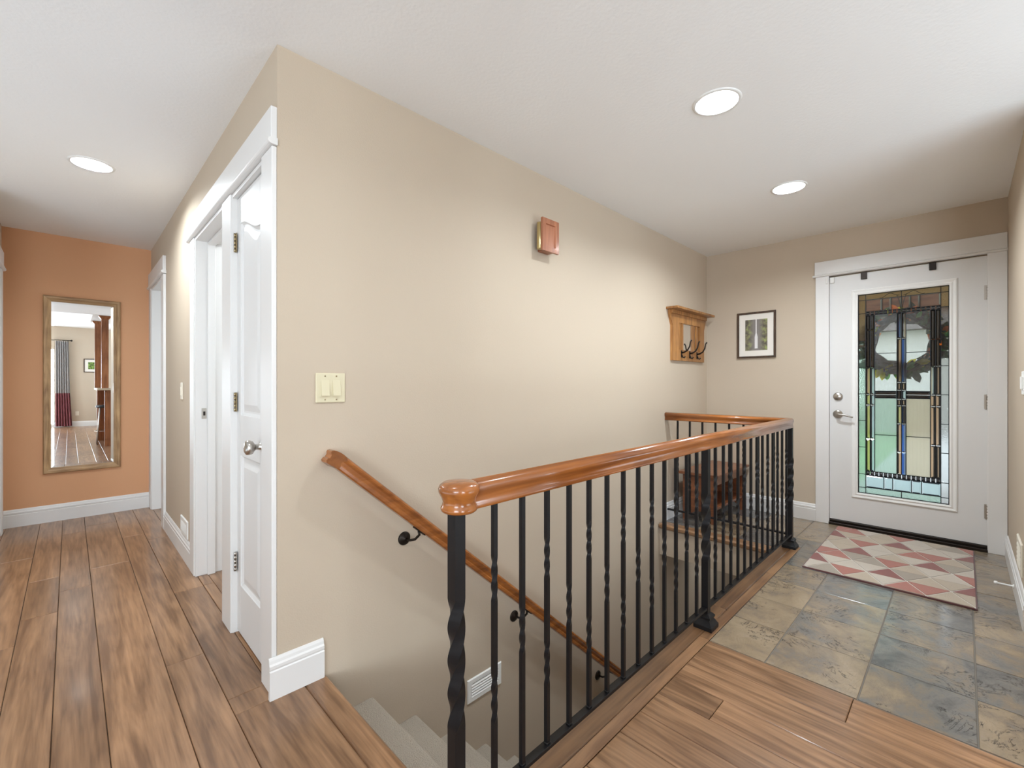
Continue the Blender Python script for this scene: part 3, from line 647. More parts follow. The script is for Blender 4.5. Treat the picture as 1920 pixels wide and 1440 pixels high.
# ------------------------------------------------------------------ stairs
st = thing('staircase', (1.9, 1.37, -2.75), 'beige carpeted staircase descending along the long beige wall', 'staircase')
for k in range(14):
    x0 = 0.735 + 0.0 if k == 0 else 0.735 + 0.219 * k
    zt = -0.1905 * (k + 1)
    if zt < -2.72: break
    mb = MB(); zb = zt - 0.21; n_ = 0.024
    xa, xb = 0.725 + 0.2185 * k, 0.725 + 0.2185 * (k + 1)
    pts = [(xa - 0.0, zb), (xb - 0.022, zb), (xb - 0.022, zt - 0.045)] + [(xb - 0.020 + 0.022 * math.sin(a), zt - 0.022 + 0.022 * -math.cos(a)) for a in [math.pi * q / 8 for q in range(9)]] + [(xa, zt)]
    mb.loft([[(px, yy, pz) for px, pz in pts] for yy in (0.921, 1.806)], M['carpet']).build('step', None, st)

# ------------------------------------------------------------------ railing
rl = thing('stair_railing', (2.16, 0.872, 0), 'black twisted iron railing with a varnished wooden handrail around the stairwell', 'railing')
YB, XB = 0.872, 3.66
def twist_bar(z0, z1, half, segs, turns_per_m, steps=10):
    """square bar from z0 to z1, twisted over the given (za, zb) stretches"""
    mb = MB(); levels = [(z0, 0.0)]; ang = 0.0
    for za, zb in sorted(segs):
        tot = 2 * math.pi * turns_per_m * (zb - za); tot = round(tot / (math.pi / 2)) * math.pi / 2
        for q in range(steps + 1): levels.append((za + (zb - za) * q / steps, ang + tot * q / steps))
        ang += tot
    levels.append((z1, ang))
    rings = []
    for z, a in levels:
        rings.append([(half * math.sqrt(2) * math.cos(a + math.pi / 4 + k * math.pi / 2), half * math.sqrt(2) * math.sin(a + math.pi / 4 + k * math.pi / 2), z) for k in range(4)])
    mb.loft(rings, M['iron'], smooth=True)
    return mb
pa = twist_bar(0.100, 0.862, 0.0064, [(0.275, 0.405), (0.59, 0.715)], 6.2, 18); pa.box(-0.008, 0.008, -0.008, 0.008, 0.100, 0.106, M['iron'], 0.002)
ba = pa.build('baluster', None, rl, (0, 0, 0), 50); ba['label'] = 'baluster with two twisted stretches'
pb = twist_bar(0.100, 0.862, 0.0064, [(0.41, 0.545)], 6.2, 18); pb.box(-0.008, 0.008, -0.008, 0.008, 0.100, 0.106, M['iron'], 0.002)
bb = pb.build('baluster', None, rl, (0, 0, 0), 50); bb['label'] = 'baluster with one twisted stretch'
XN0, XN1 = 0.672, 2.175
pos = [(XN0 + 0.0 + (XN1 - XN0) * (k + 1) / 14 + 0.018 * (1 - k / 13), YB) for k in range(13)] + [(XN1 + (XB - XN1) * (k + 1) / 14 + 0.01, YB) for k in range(13)]
pat = [k % 2 for k in range(13)] + [k % 2 for k in range(13)]
pos += [(XB, YB + (YS - YB) * k / 9 + 0.0) for k in range(1, 9)]; pat += [k % 2 for k in range(8)]
used = [False, False]
for (x, y), t in zip(pos, pat):
    src = (ba, bb)[t]
    if not used[t]:
        src.location = Vector((x, y, 0)) - WL[rl.name]; used[t] = True
    else:
        o = inst(src, 'baluster', rl, (x, y, 0))
def newel(x, y):
    mb = twist_bar(0.0 if x > 1 else 0.0, 0.862, 0.0155, [(0.325, 0.645)], 3.125, 40)
    bmesh.ops.translate(mb.bm, verts=mb.bm.verts, vec=(x, y, 0))
    nw = mb.build('newel_post', None, rl, sharp=50)
    fb_ = MB()
    sq = lambda h, z: [(x - h, y - h, z), (x + h, y - h, z), (x + h, y + h, z), (x - h, y + h, z)]
    fb_.loft([sq(h, z) for h, z in ((0.043, 0.002), (0.043, 0.020), (0.040, 0.023), (0.027, 0.045), (0.025, 0.048), (0.031, 0.052), (0.031, 0.060), (0.021, 0.070), (0.0165, 0.073))], M['iron'])
    fb_.build('base_shoe', None, nw)
    return nw
for x in (XN0, XN1, XB): newel(x, YB)
MB().box(XN0, XB, YB - 0.0125, YB + 0.0125, 0.088, 0.100, M['iron'], 0.001).build('bottom_rail', None, rl)
MB().box(XB - 0.0125, XB + 0.0125, YB, YS - 0.001, 0.088, 0.100, M['iron'], 0.001).build('bottom_rail', None, rl)
# moulded handrail profile (half width, height)
RP = [(-0.022, 0.858), (0.022, 0.858), (0.027, 0.860), (0.028, 0.866), (0.025, 0.872), (0.023, 0.880), (0.026, 0.892), (0.0305, 0.902), (0.031, 0.910), (0.027, 0.918), (0.018, 0.9235), (0.0, 0.9255), (-0.018, 0.9235), (-0.027, 0.918), (-0.031, 0.910), (-0.0305, 0.902), (-0.026, 0.892), (-0.023, 0.880), (-0.025, 0.872), (-0.028, 0.866), (-0.027, 0.860)]
mb = MB(); mb.loft([[(0.700, YB + a, z) for a, z in RP], [(XB - a * -1, YB + a, z) for a, z in RP]], M['rail_wood'])
for f in mb.bm.faces:
    if len(f.verts) == 4: f.smooth = True
mb.build('handrail', None, rl, label='varnished honey brown handrail')
mb = MB(); mb.loft([[(XB + a, YB + a, z) for a, z in RP], [(XB + a, YS - 0.001, z) for a, z in RP]], M['rail_wood_y'])
for f in mb.bm.faces:
    if len(f.verts) == 4: f.smooth = True
mb.build('handrail', None, rl, label='varnished honey brown handrail')
mb = MB().lathe((0.680, YB, 0), (0, 0, 1), [(0.030, 0.856), (0.040, 0.856), (0.0445, 0.860), (0.0455, 0.866), (0.042, 0.872), (0.040, 0.881), (0.044, 0.893), (0.050, 0.904), (0.051, 0.913), (0.048, 0.921), (0.040, 0.927), (0.022, 0.930), (0.0, 0.931)], M['rail_wood'], 40)
mb.build('rail_cap', None, rl, label='rounded end cap of the handrail')

# wall handrail
wr = thing('wall_handrail', (1.9, 1.735, -0.12), 'varnished wooden handrail on the long wall sloping down the stair', 'handrail')
SL = 0.865; th = math.atan(SL); ux = Vector((math.cos(th), 0, -math.sin(th))); uz = Vector((math.sin(th), 0, math.cos(th)))
def rc(x): return Vector((x, 1.735, 0.871 - SL * (x - 0.747)))
WP = [(-0.016, -0.030), (0.016, -0.030), (0.022, -0.024), (0.022, -0.014), (0.018, -0.008), (0.019, 0.004), (0.026, 0.012), (0.027, 0.018), (0.022, 0.025), (0.010, 0.029), (0, 0.030), (-0.010, 0.029), (-0.022, 0.025), (-0.027, 0.018), (-0.026, 0.012), (-0.019, 0.004), (-0.018, -0.008), (-0.022, -0.014), (-0.022, -0.024)]
mb = MB()
pa_, pb_ = rc(0.747), rc(3.25)
# start is mitred into the return that runs back to the wall
def ringw(c, mit): return [c + Vector((0, 1, 0)) * a + uz * b_ + ux * (mit * a) for a, b_ in WP]
mb.loft([ringw(pa_, -1.0), ringw(pb_, 0)], M['rail_wood'])
def ringr(y, flat):
    out = []
    for a, b_ in WP: out.append(pa_ + uz * b_ + ux * (-1.0 * a) + Vector((0, (y - 1.735) if flat else a, 0)))
    return out
mb.build('rail', None, wr)
mb = MB(); mb.loft([ringr(0, False), ringr(1.806, True)], M['rail_wood_y']); mb.build('rail_return', None, wr)
for x in (1.091, 1.803, 2.633):
    c = rc(x + 0.055); zr = 0.871 - SL * (x + 0.01 - 0.747) - 0.105 + 0.0
    mb = MB().lathe((x, YS, zr), (0, -1, 0), [(0.031, 0), (0.031, 0.004), (0.026, 0.009), (0.012, 0.012), (0.009, 0.016), (0, 0.018)], M['bronze'], 20)
    top = c - uz * 0.034
    mb.tube([(x, YS - 0.012, zr), (x + 0.012, YS - 0.032, zr - 0.004), (x + 0.026, YS - 0.052, zr + 0.002), (x + 0.040, 1.742, (zr + top.z) / 2 + 0.002), tuple(top)], 0.006, M['bronze'], 10)
    q = [top + ux * a + Vector((0, b_, 0)) for a, b_ in ((-0.034, -0.011), (0.034, -0.011), (0.034, 0.011), (-0.034, 0.011))]
    mb.extrude(q, tuple(uz * 0.004), M['bronze'])
    mb.build('bracket', None, wr, label='dark bronze bracket with a round rose')

# ------------------------------------------------------------------ wall fittings
def plate_xz(name, x0, x1, z0, z1, label, mat, rockers):
    t = thing(name, ((x0 + x1) / 2, YS, z0), label, 'switch')
    MB().box(x0, x1, YS - 0.006, YS, z0, z1, mat, 0.003, 2).build('plate', None, t)
    for cx in rockers:
        mb = MB(); a, b_ = cx - 0.016, cx + 0.016; c, d = z0 + 0.028, z1 - 0.028
        mb.loft([[(a, YS - 0.005, c), (b_, YS - 0.005, c), (b_, YS - 0.005, d), (a, YS - 0.005, d)], [(a, YS - 0.014, c), (b_, YS - 0.014, c), (b_, YS - 0.0065, d), (a, YS - 0.0065, d)]], mat)
        mb.build('rocker', None, t)
        for z in (z0 + 0.012, z1 - 0.012): MB().lathe((cx, YS - 0.005, z), (0, -1, 0), [(0.0035, 0), (0.0030, 0.0022), (0, 0.0025)], M['brass_dull'], 10).build('screw', None, t)
    return t
plate_xz('light_switch', 0.691, 0.811, 1.093, 1.212, 'ivory double rocker light switch on the long wall above the stair', M['ivory'], (0.728, 0.774))
t = thing('light_switch', (XW, 3.79, 1.062), 'cream single light switch on the hallway wall between the white doorways', 'switch')
MB().box(XW - 0.006, XW, 3.755, 3.825, 1.062, 1.178, M['cream_plastic'], 0.003, 2).build('plate', None, t)
MB().box(XW - 0.010, XW - 0.005, 3.774, 3.806, 1.09, 1.15, M['cream_plastic'], 0.001).build('rocker', None, t)
t = thing('light_switch', (3.38, YR, 1.09), 'white double light switch on the right wall beside the front door', 'switch')
MB().box(3.315, 3.43, YR, YR + 0.006, 1.115, 1.232, M['white_plastic'], 0.003, 2).build('plate', None, t)
for cx in (3.35, 3.396): MB().box(cx - 0.016, cx + 0.016, YR + 0.005, YR + 0.012, 1.142, 1.205, M['white_plastic'], 0.001).build('rocker', None, t)

def register(name, loc, label, mat, u, nrm, w_, h_, nsl):
    """louvred wall register; u = horizontal direction along the wall, nrm = out of the wall"""
    t = thing(name, loc, label, 'vent'); c = Vector(loc); u = Vector(u); nrm = Vector(nrm); zv = Vector((0, 0, 1))
    def slab4(a0, a1, z0, z1, d0, d1, tilt=0.0, mt=None):
        mb = MB(); P = lambda a, z, d: c + u * a + zv * z + nrm * d
        mb.loft([[P(a0, z0, d0), P(a1, z0, d0), P(a1, z1, d0 - tilt), P(a0, z1, d0 - tilt)], [P(a0, z0, d1), P(a1, z0, d1), P(a1, z1, d1 - tilt), P(a0, z1, d1 - tilt)]], mat)
        return mb
    m_ = 0.026
    fr = MB(); P = lambda a, z, d: c + u * a + zv * z + nrm * d
    rect = lambda ins, d: [P(-w_/2 + ins, ins, d), P(w_/2 - ins, ins, d), P(w_/2 - ins, h_ - ins, d), P(-w_/2 + ins, h_ - ins, d)]
    fr.loft([rect(0, 0.0005), rect(0, 0.004), rect(0.004, 0.008), rect(m_, 0.008), rect(m_, 0.0012)], mat, cap=False); fr.build('frame', None, t)
    bk = MB(); bk.loft([rect(m_ - 0.001, 0.0004), rect(m_ - 0.001, 0.0011)], M['vent_dark']); bk.build('duct_shade_sheet', None, t, label='dark sheet painted as duct shade')  # flat dark sheet paints the shade seen between the slats
    for k in range(nsl):
        z0 = m_ + (h_ - 2 * m_) * k / nsl
        slab4(-w_/2 + m_ + 0.0005, w_/2 - m_ - 0.0005, z0 + 0.001, z0 + (h_ - 2 * m_) / nsl * 0.60, 0.0085, 0.0100, 0.0050).build('slat', None, t)
    return t
register('wall_vent', (1.58, YS, -0.49), 'white louvred vent low on the stairwell wall below the handrail', M['white_plastic'], (1, 0, 0), (0, -1, 0), 0.24, 0.122, 5)
register('wall_vent', (XW, 3.69, 0.150), 'white louvred vent just above the baseboard of the hallway wall', M['white_plastic'], (0, 1, 0), (-1, 0, 0), 0.25, 0.115, 5)
register('wall_vent', (3.56, YR, 0.185), 'beige louvred vent low on the right wall beside the front door', M['cream_plastic'], (1, 0, 0), (0, 1, 0), 0.26, 0.165, 5)
t = thing('door_stop', (3.69, YR + 0.017, 0.05), 'thin white spring door stop on the right baseboard', 'door stop')
MB().lathe((3.69, YR + 0.017, 0.055), (0, 1, 0), [(0.012, 0), (0.010, 0.004), (0.005, 0.006)], M['white_plastic'], 14).build('mount', None, t)
mb = MB(); mb.lathe((3.69, YR + 0.022, 0.055), (0, 1, 0), [(0.0045 + 0.0006 * (k % 2), 0.0 + 0.0022 * k) for k in range(27)], M['white_plastic'], 10); mb.build('spring', None, t)
MB().lathe((3.69, YR + 0.078, 0.055), (0, 1, 0), [(0.006, 0), (0.009, 0.002), (0.009, 0.012), (0.006, 0.015), (0, 0.0155)], M['white_plastic'], 14).build('bumper', None, t)

# door chime
t = thing('door_chime', (2.03, YS, 1.955), 'reddish wooden door chime box with a brass tube high on the long wall', 'door chime')
cx0, cx1, cz0, cz1, yf = 1.962, 2.111, 1.953, 2.146, 1.728
MB().box(2.006, 2.098, yf + 0.012, YS, 1.964, 2.135, M['chime_wood'], 0.001).build('body', None, t)
mb = MB()
rect = lambda i_, y: [(cx0 + i_, y, cz0 + i_), (cx1 - i_, y, cz0 + i_), (cx1 - i_, y, cz1 - i_), (cx0 + i_, y, cz1 - i_)]
mb.loft([rect(0, yf + 0.014), rect(0, yf), rect(0.030, yf), rect(0.034, yf + 0.008)], M['chime_wood']); mb.build('cover', None, t)
mb = MB().lathe((1.985, yf + 0.040, 1.968), (0, 0, 1), [(0.018, 0), (0.0205, 0.003), (0.0205, 0.155), (0.018, 0.158)], M['brass'], 18); mb.build('brass_tube', None, t, label='brass chime tube')

# coat rack
t = thing('coat_rack', (4.06, YS, 1.377), 'golden oak coat rack with three dark hooks, shelf and small mirror', 'coat rack')
OK = M['rack_oak']; yb_, yf_ = YS, 1.783
xa, xb = 3.735, 4.405; za, zb = 1.377, 1.815
def stile(xo, xi, name):
    sg = 1 if xi > xo else -1
    prof = [(xo, za), (xi, za), (xi, zb), (xo - sg * 0.045, zb), (xo - sg * 0.040, zb - 0.04), (xo - sg * 0.018, zb - 0.09), (xo, zb - 0.13)]
    MB().extrude([(x, yf_, z) for x, z in prof], (0, yb_ - yf_, 0), OK).build(name, None, t)
stile(xa, xa + 0.125, 'stile'); stile(xb, xb - 0.10, 'stile')
MB().box(xa + 0.125, xb - 0.10, yf_, yb_, za, 1.475, OK, 0.001).build('hook_rail', None, t)
MB().box(xa + 0.125, xb - 0.10, yf_, yb_, 1.715, zb, OK, 0.001).build('top_rail', None, t)
for x, w_ in ((3.893, 0.020), (3.942, 0.036), (4.170, 0.055), (4.248, 0.026)): MB().box(x - w_ / 2, x + w_ / 2, yf_ + 0.006, yb_ - 0.004, 1.475, 1.715, OK, 0.001).build('slat', None, t)
MB().box(3.964, 4.139, yb_ - 0.010, yb_ - 0.004, 1.475, 1.715, M['mirror']).build('mirror_glass', None, t, label='small mirror between the slats')
MB().box(3.655, 4.455, 1.700, yb_, zb, zb + 0.020, OK, 0.002).build('shelf', None, t)
MB().box(3.70, 4.43, 1.765, 1.783, zb - 0.03, zb, OK, 0.001).build('cornice', None, t)
for x in (3.905, 4.075, 4.235):
    mb = MB().box(x - 0.010, x + 0.010, yf_ - 0.004, yf_, 1.405, 1.470, M['bronze'], 0.001)
    mb.tube([(x, yf_ - 0.004, 1.448), (x, yf_ - 0.026, 1.452), (x, yf_ - 0.055, 1.468), (x, yf_ - 0.075, 1.50), (x, yf_ - 0.082, 1.54), (x, yf_ - 0.094, 1.557)], [0.008, 0.0075, 0.007, 0.0065, 0.006, 0.0075], M['bronze'], 8)
    mb.tube([(x, yf_ - 0.004, 1.430), (x, yf_ - 0.012, 1.408), (x, yf_ - 0.026, 1.402), (x, yf_ - 0.036, 1.415)], [0.006, 0.006, 0.0055, 0.006], M['bronze'], 8)
    mb.build('hook', None, t, label='dark metal coat hook')

# framed waterfall picture
def waterfall():
    m, n, l, b = new_mat('waterfall_print')
    tcn = n.new('ShaderNodeTexCoord'); sp = n.new('ShaderNodeSeparateXYZ'); l.new(tcn.outputs['Object'], sp.inputs[0])
    nz = n.new('ShaderNodeTexNoise'); nz.inputs['Scale'].default_value = 30; nz.inputs['Detail'].default_value = 5; l.new(tcn.outputs['Object'], nz.inputs['Vector'])
    r = n.new('ShaderNodeValToRGB'); e = r.color_ramp.elements
    e[0].position = 0.33; e[0].color = (0.07, 0.065, 0.05, 1); e[1].position = 0.68; e[1].color = (0.30, 0.36, 0.12, 1)
    x = e.new(0.5); x.color = (0.17, 0.15, 0.10, 1); l.new(nz.outputs['Fac'], r.inputs[0])
    # a grey rock face towards the middle, foliage at both sides
    ab = n.new('ShaderNodeMath'); ab.operation = 'ABSOLUTE'; l.new(sp.outputs[1], ab.inputs[0])
    mr = n.new('ShaderNodeMapRange'); mr.inputs['From Min'].default_value = 0.02; mr.inputs['From Max'].default_value = 0.065; l.new(ab.outputs[0], mr.inputs['Value'])
    mx = n.new('ShaderNodeMix'); mx.data_type = 'RGBA'; mx.inputs['A'].default_value = (0.22, 0.20, 0.19, 1); l.new(mr.outputs[0], mx.inputs['Factor']); l.new(r.outputs[0], mx.inputs['B'])
    # the white fall, wider below
    hz = n.new('ShaderNodeMapRange'); hz.inputs['From Min'].default_value = 0.02; hz.inputs['From Max'].default_value = -0.02; hz.inputs['To Min'].default_value = 0.0045; hz.inputs['To Max'].default_value = 0.0125; l.new(sp.outputs[2], hz.inputs['Value'])
    lt = n.new('ShaderNodeMath'); lt.operation = 'LESS_THAN'; l.new(ab.outputs[0], lt.inputs[0]); l.new(hz.outputs[0], lt.inputs[1])
    lo = n.new('ShaderNodeMath'); lo.operation = 'GREATER_THAN'; lo.inputs[1].default_value = -0.125; l.new(sp.outputs[2], lo.inputs[0])
    mu = n.new('ShaderNodeMath'); mu.operation = 'MULTIPLY'; l.new(lt.outputs[0], mu.inputs[0]); l.new(lo.outputs[0], mu.inputs[1])
    mx2 = n.new('ShaderNodeMix'); mx2.data_type = 'RGBA'; l.new(mu.outputs[0], mx2.inputs['Factor']); l.new(mx.outputs['Result'], mx2.inputs['A']); mx2.inputs['B'].default_value = (0.72, 0.70, 0.70, 1)
    l.new(mx2.outputs['Result'], b.inputs['Base Color']); b.inputs['Roughness'].default_value = 0.35
    return m
def picture(name, axis, plane, sgn, a0, a1, z0, z1, label, fw, mw, frame_m, print_m):
    """axis 'x': hangs on a plane X=const (runs in y); axis 'y': on Y=const. sgn = direction out of the wall"""
    t = thing(name, (plane, (a0 + a1) / 2, z0) if axis == 'x' else ((a0 + a1) / 2, plane, z0), label, 'picture')
    P = (lambda a, d, z: (plane + sgn * d, a, z)) if axis == 'x' else (lambda a, d, z: (a, plane + sgn * d, z))
    rect = lambda i_, d: [P(a0 + i_, d, z0 + i_), P(a1 - i_, d, z0 + i_), P(a1 - i_, d, z1 - i_), P(a0 + i_, d, z1 - i_)]
    mb = MB(); mb.loft([rect(0.001, 0.001), rect(0, 0.018), rect(0.002, 0.020), rect(fw - 0.002, 0.020), rect(fw, 0.018), rect(fw, 0.006)], frame_m, cap=False); mb.build('frame', None, t)
    mb = MB(); mb.loft([rect(fw - 0.001, 0.002), rect(fw - 0.001, 0.009), rect(fw + mw, 0.009), rect(fw + mw + 0.001, 0.0075)], M['mat']); mb.build('mat', None, t)
    mb = MB(); mb.loft([rect(fw + mw - 0.004, 0.0076), rect(fw + mw - 0.004, 0.0085)], print_m); mb.build('print', None, t, 'center')
    return t
picture('framed_picture', 'x', XF, -1, 1.189, 1.516, 1.410, 1.836, 'dark framed waterfall picture with white mat on the entry wall', 0.017, 0.052, M['dark_frame'], waterfall())

# ------------------------------------------------------------------ hallway mirror
t = thing('wall_mirror', (0.085, YE, 0.41), 'tall oak framed mirror on the terracotta wall at the hallway end', 'mirror')
mx0, mx1, mz0, mz1, fw = -0.160, 0.331, 0.410, 1.917, 0.048
def frame_piece(p, mat):
    mb = MB(); mb.loft(p, mat); mb.build('frame', None, t)
FP = [(0, 0.0), (0, 0.020), (0.006, 0.026), (0.022, 0.026), (0.034, 0.019), (fw, 0.015), (fw, 0.0)]
def side(pa, pb, na, nb, mat):
    frame_piece([[Vector((pa[0] + na[0] * i_, YE - d, pa[1] + na[1] * i_)) for i_, d in FP], [Vector((pb[0] + nb[0] * i_, YE - d, pb[1] + nb[1] * i_)) for i_, d in FP]], mat)
side((mx0, mz0), (mx0, mz1), (1, 1), (1, -1), M['frame_oak']); side((mx1, mz0), (mx1, mz1), (-1, 1), (-1, -1), M['frame_oak'])
side((mx0, mz0), (mx1, mz0), (1, 1), (-1, 1), M['frame_oak_x']); side((mx0, mz1), (mx1, mz1), (1, -1), (-1, -1), M['frame_oak_x'])
gx0, gx1, gz0, gz1 = mx0 + fw, mx1 - fw, mz0 + fw, mz1 - fw
mb = MB(); rect = lambda i_, y: [(gx0 + i_, y, gz0 + i_), (gx1 - i_, y, gz0 + i_), (gx1 - i_, y, gz1 - i_), (gx0 + i_, y, gz1 - i_)]
mb.loft([rect(-0.004, YE - 0.004), rect(-0.001, YE - 0.0080), rect(0.018, YE - 0.0090)], M['mirror']); mb.build('mirror_glass', None, t, label='mirror glass with bevelled edge')

# ------------------------------------------------------------------ bench in the foyer corner
t = thing('bench', (4.12, 1.57, 0), 'low red brown wooden bench with a shelf in the foyer corner', 'bench')
BW = M['bench_wood']
MB().box(3.745, 4.500, 1.405, 1.745, 0.395, 0.418, BW, 0.003).build('seat', None, t)
for x in (3.785, 4.43):
    pts = [(x, 1.435, 0.0), (x, 1.475, 0.0)] + [(x, 1.475 + 0.20 * q / 8, 0.035 + 0.055 * math.sin(math.pi * q / 8)) for q in range(9)] + [(x, 1.675, 0.0), (x, 1.715, 0.0), (x, 1.715, 0.395), (x, 1.435, 0.395)]
    MB().extrude(pts, (0.024, 0, 0), BW).build('side_panel', None, t)
MB().box(3.809, 4.43, 1.445, 1.705, 0.115, 0.135, BW, 0.002).build('shelf', None, t)
MB().box(3.809, 4.43, 1.438, 1.456, 0.325, 0.395, BW, 0.002).build('apron', None, t)
MB().box(3.809, 4.43, 1.690, 1.708, 0.135, 0.395, BW, 0.002).build('back_panel', None, t)

# ------------------------------------------------------------------ rug
t = thing('rug', (3.885, 0.34, 0), 'cream and red triangle patterned doormat rug before the front door', 'rug')
def pile(name, col):
    m = plain(name, col, 0.95, bump=(350, 1.0, 0.006, 4), vary=0.12); m.node_tree.nodes['Principled BSDF'].inputs['Sheen Weight'].default_value = 0.4
    return m
PAL = dict(line=pile('rug_pale_lines', (0.66, 0.60, 0.53)), cream=pile('rug_cream_pile', (0.58, 0.50, 0.41)), ecru=pile('rug_ecru_pile', (0.50, 0.40, 0.29)), grey=pile('rug_taupe_pile', (0.36, 0.295, 0.225)),
           red=pile('rug_brick_red_pile', (0.23, 0.043, 0.030)), rose=pile('rug_rose_pile', (0.40, 0.12, 0.08)), edge=pile('rug_dark_red_edge', (0.12, 0.03, 0.03)))
rx0, rx1, ry0, ry1 = 3.322, 4.450, -0.045, 0.718
def clip(poly):
    for ax, lim, sg in ((0, 0.0, 1), (0, 1.0, -1), (1, 0.0, 1), (1, 1.0, -1)):
        out = []
        for i in range(len(poly)):
            a, b_ = poly[i - 1], poly[i]; da, db = sg * (a[ax] - lim), sg * (b_[ax] - lim)
            if (da >= 0) != (db >= 0):
                q = da / (da - db); out.append((a[0] + (b_[0] - a[0]) * q, a[1] + (b_[1] - a[1]) * q))
            if db >= 0: out.append(b_)
        poly = out
        if len(poly) < 3: return []
    return poly
mb = MB(); rot = Matrix.Rotation(R(0.0), 3, 'Z')
def UV(u, v, z): return (rx0 + (rx1 - rx0) * v, ry1 + (ry0 - ry1) * u, z)
mb.box(rx0, rx1, ry0, ry1, 0.001, 0.0100, PAL['line'])
du, dv = 0.1225, 0.145
cols = ['cream', 'ecru', 'cream', 'grey', 'ecru']
for j in range(-1, 8):
    for i in range(-1, 5):
        st_ = (j % 2); cu = 0.265 + 0.245 * (i - 1) + (0.1225 if st_ else 0.0); cv = 0.15 + dv * j
        if not st_:
            A_ = (i + j // 2) % 2 == 0
            up = 'red' if A_ else cols[(i * 2 + j) % 5]; lo = cols[(i + j) % 5] if A_ else 'rose'
        else:
            up = cols[(i + 2 * j) % 5]; lo = cols[(i * 3 + j + 1) % 5]
            if (i + j) % 4 == 1: up = 'rose'
        for half, cname in ((1, up), (-1, lo)):
            k = 0.94
            tri = [(cu - du * k, cv + half * 0.001), (cu + du * k, cv + half * 0.001), (cu, cv + half * dv * k)]
            if half < 0: tri.reverse()
            c = clip(tri)
            if c:
                pts = [UV(u, v, 0.0125) for u, v in c]; low = [UV(u, v, 0.0095) for u, v in c]
                mb.loft([low, pts], PAL[cname])
mb.build('pile', None, t)
mb = MB(); e = 0.006
for a in ((rx0 - e, rx1 + e, ry0 - e, ry0), (rx0 - e, rx1 + e, ry1, ry1 + e), (rx0 - e, rx0, ry0, ry1), (rx1, rx1 + e, ry0, ry1)): mb.box(*a, 0.0005, 0.011, PAL['edge'], 0.002)
mb.build('binding', None, t, label='dark red bound edge')

# ------------------------------------------------------------------ recessed ceiling lamps
names = ['round recessed ceiling lamp above the stair railing, the larger of the two on the right', 'round recessed ceiling lamp nearer the front door, the smaller of the two on the right', 'round recessed ceiling lamp over the hallway at the left', 'round recessed ceiling lamp over the landing, seen only in the hallway mirror']
def downlight(x, y, z, label, power, group='recessed ceiling lamps'):
    t = thing('ceiling_lamp', (x, y, z), label, 'ceiling lamp', group)
    mb = MB().lathe((x, y, z), (0, 0, 1), [(0.103, 0.0), (0.101, -0.004), (0.088, -0.005), (0.085, 0.0), (0.081, 0.045), (0.087, 0.045), (0.0875, 0.0), (0.103, 0.0)], M['white_plastic'], 40, cap=False)
    mb.build('trim_ring', None, t)
    MB().lathe((x, y, z), (0, 0, 1), [(0.0, 0.034), (0.060, 0.033), (0.0805, 0.038), (0.0805, 0.06), (0, 0.061)], M['lens'], 32).build('lens', None, t)
    a = area('lamp_light', (x, y, z + 0.026), (0, 0, 0), 0.13, 0.13, power, WARM, True); a.parent = t; a.location = (0, 0, 0.026)
for (x, y), nm, lw in zip(LIGHTS, names, LAMP_W): downlight(x, y, H, nm, lw)
# bathroom lamp, and an unseen lamp added to light the basement stair
for x, y, z, p, nm in ((1.25, 3.2, H - 0.012, 14, 'round surface ceiling lamp in the bathroom behind the open doorway'), (4.5, 1.37, -0.282, 2.0, 'unseen ceiling lamp added to light the foot of the stair')):
    t = thing('ceiling_lamp', (x, y, z), nm, 'ceiling lamp')
    MB().lathe((x, y, z + 0.011), (0, 0, -1), [(0.12, 0), (0.12, 0.006), (0.105, 0.010)], M['white_plastic'], 32).build('trim_ring', None, t)
    MB().lathe((x, y, z), (0, 0, -1), [(0.104, 0), (0.09, 0.008), (0, 0.010)], M['lens'], 32).build('lens', None, t)
    a = area('lamp_light', (x, y, z - 0.014), (0, 0, 0), 0.16, 0.16, p, WARM, True); a.parent = t; a.location = (0, 0, -0.014)

# ------------------------------------------------------------------ great room seen in the mirror
wd = struct_empty('window_1', (-1.35, -6.36, 0)); wd['label'] = 'white sliding glass door'
for x0, x1 in ((-2.2, -2.14), (-1.38, -1.30), (-0.56, -0.50)): MB().box(x0, x1, -6.40, -6.32, 0, 2.12, M['white'], 0.002).build('window_frame', None, wd)
for z0, z1 in ((0, 0.07), (2.05, 2.12)): MB().box(-2.14, -0.56, -6.40, -6.32, z0, z1, M['white'], 0.002).build('window_frame', None, wd)
for x0, x1 in ((-2.14, -1.38), (-1.30, -0.56)): MB().box(x0, x1, -6.364, -6.358, 0.07, 2.05, M['g_window']).build('pane', None, wd)
wd = struct_empty('window_2', (-4.56, -2.9, 0.6)); wd['label'] = 'unseen white framed window added to bring in light'  # out of view, built to frame the added fill lamp
for y0, y1 in ((-4.5, -4.44), (-2.93, -2.87), (-1.36, -1.30)): MB().box(-4.60, -4.52, y0, y1, 0.6, 2.3, M['white'], 0.002).build('window_frame', None, wd)
for z0, z1 in ((0.6, 0.66), (2.24, 2.3)): MB().box(-4.60, -4.52, -4.44, -1.36, z0, z1, M['white'], 0.002).build('window_frame', None, wd)
for y0, y1 in ((-4.44, -2.93), (-2.87, -1.36)): MB().box(-4.563, -4.557, y0, y1, 0.66, 2.24, M['g_window']).build('pane', None, wd)
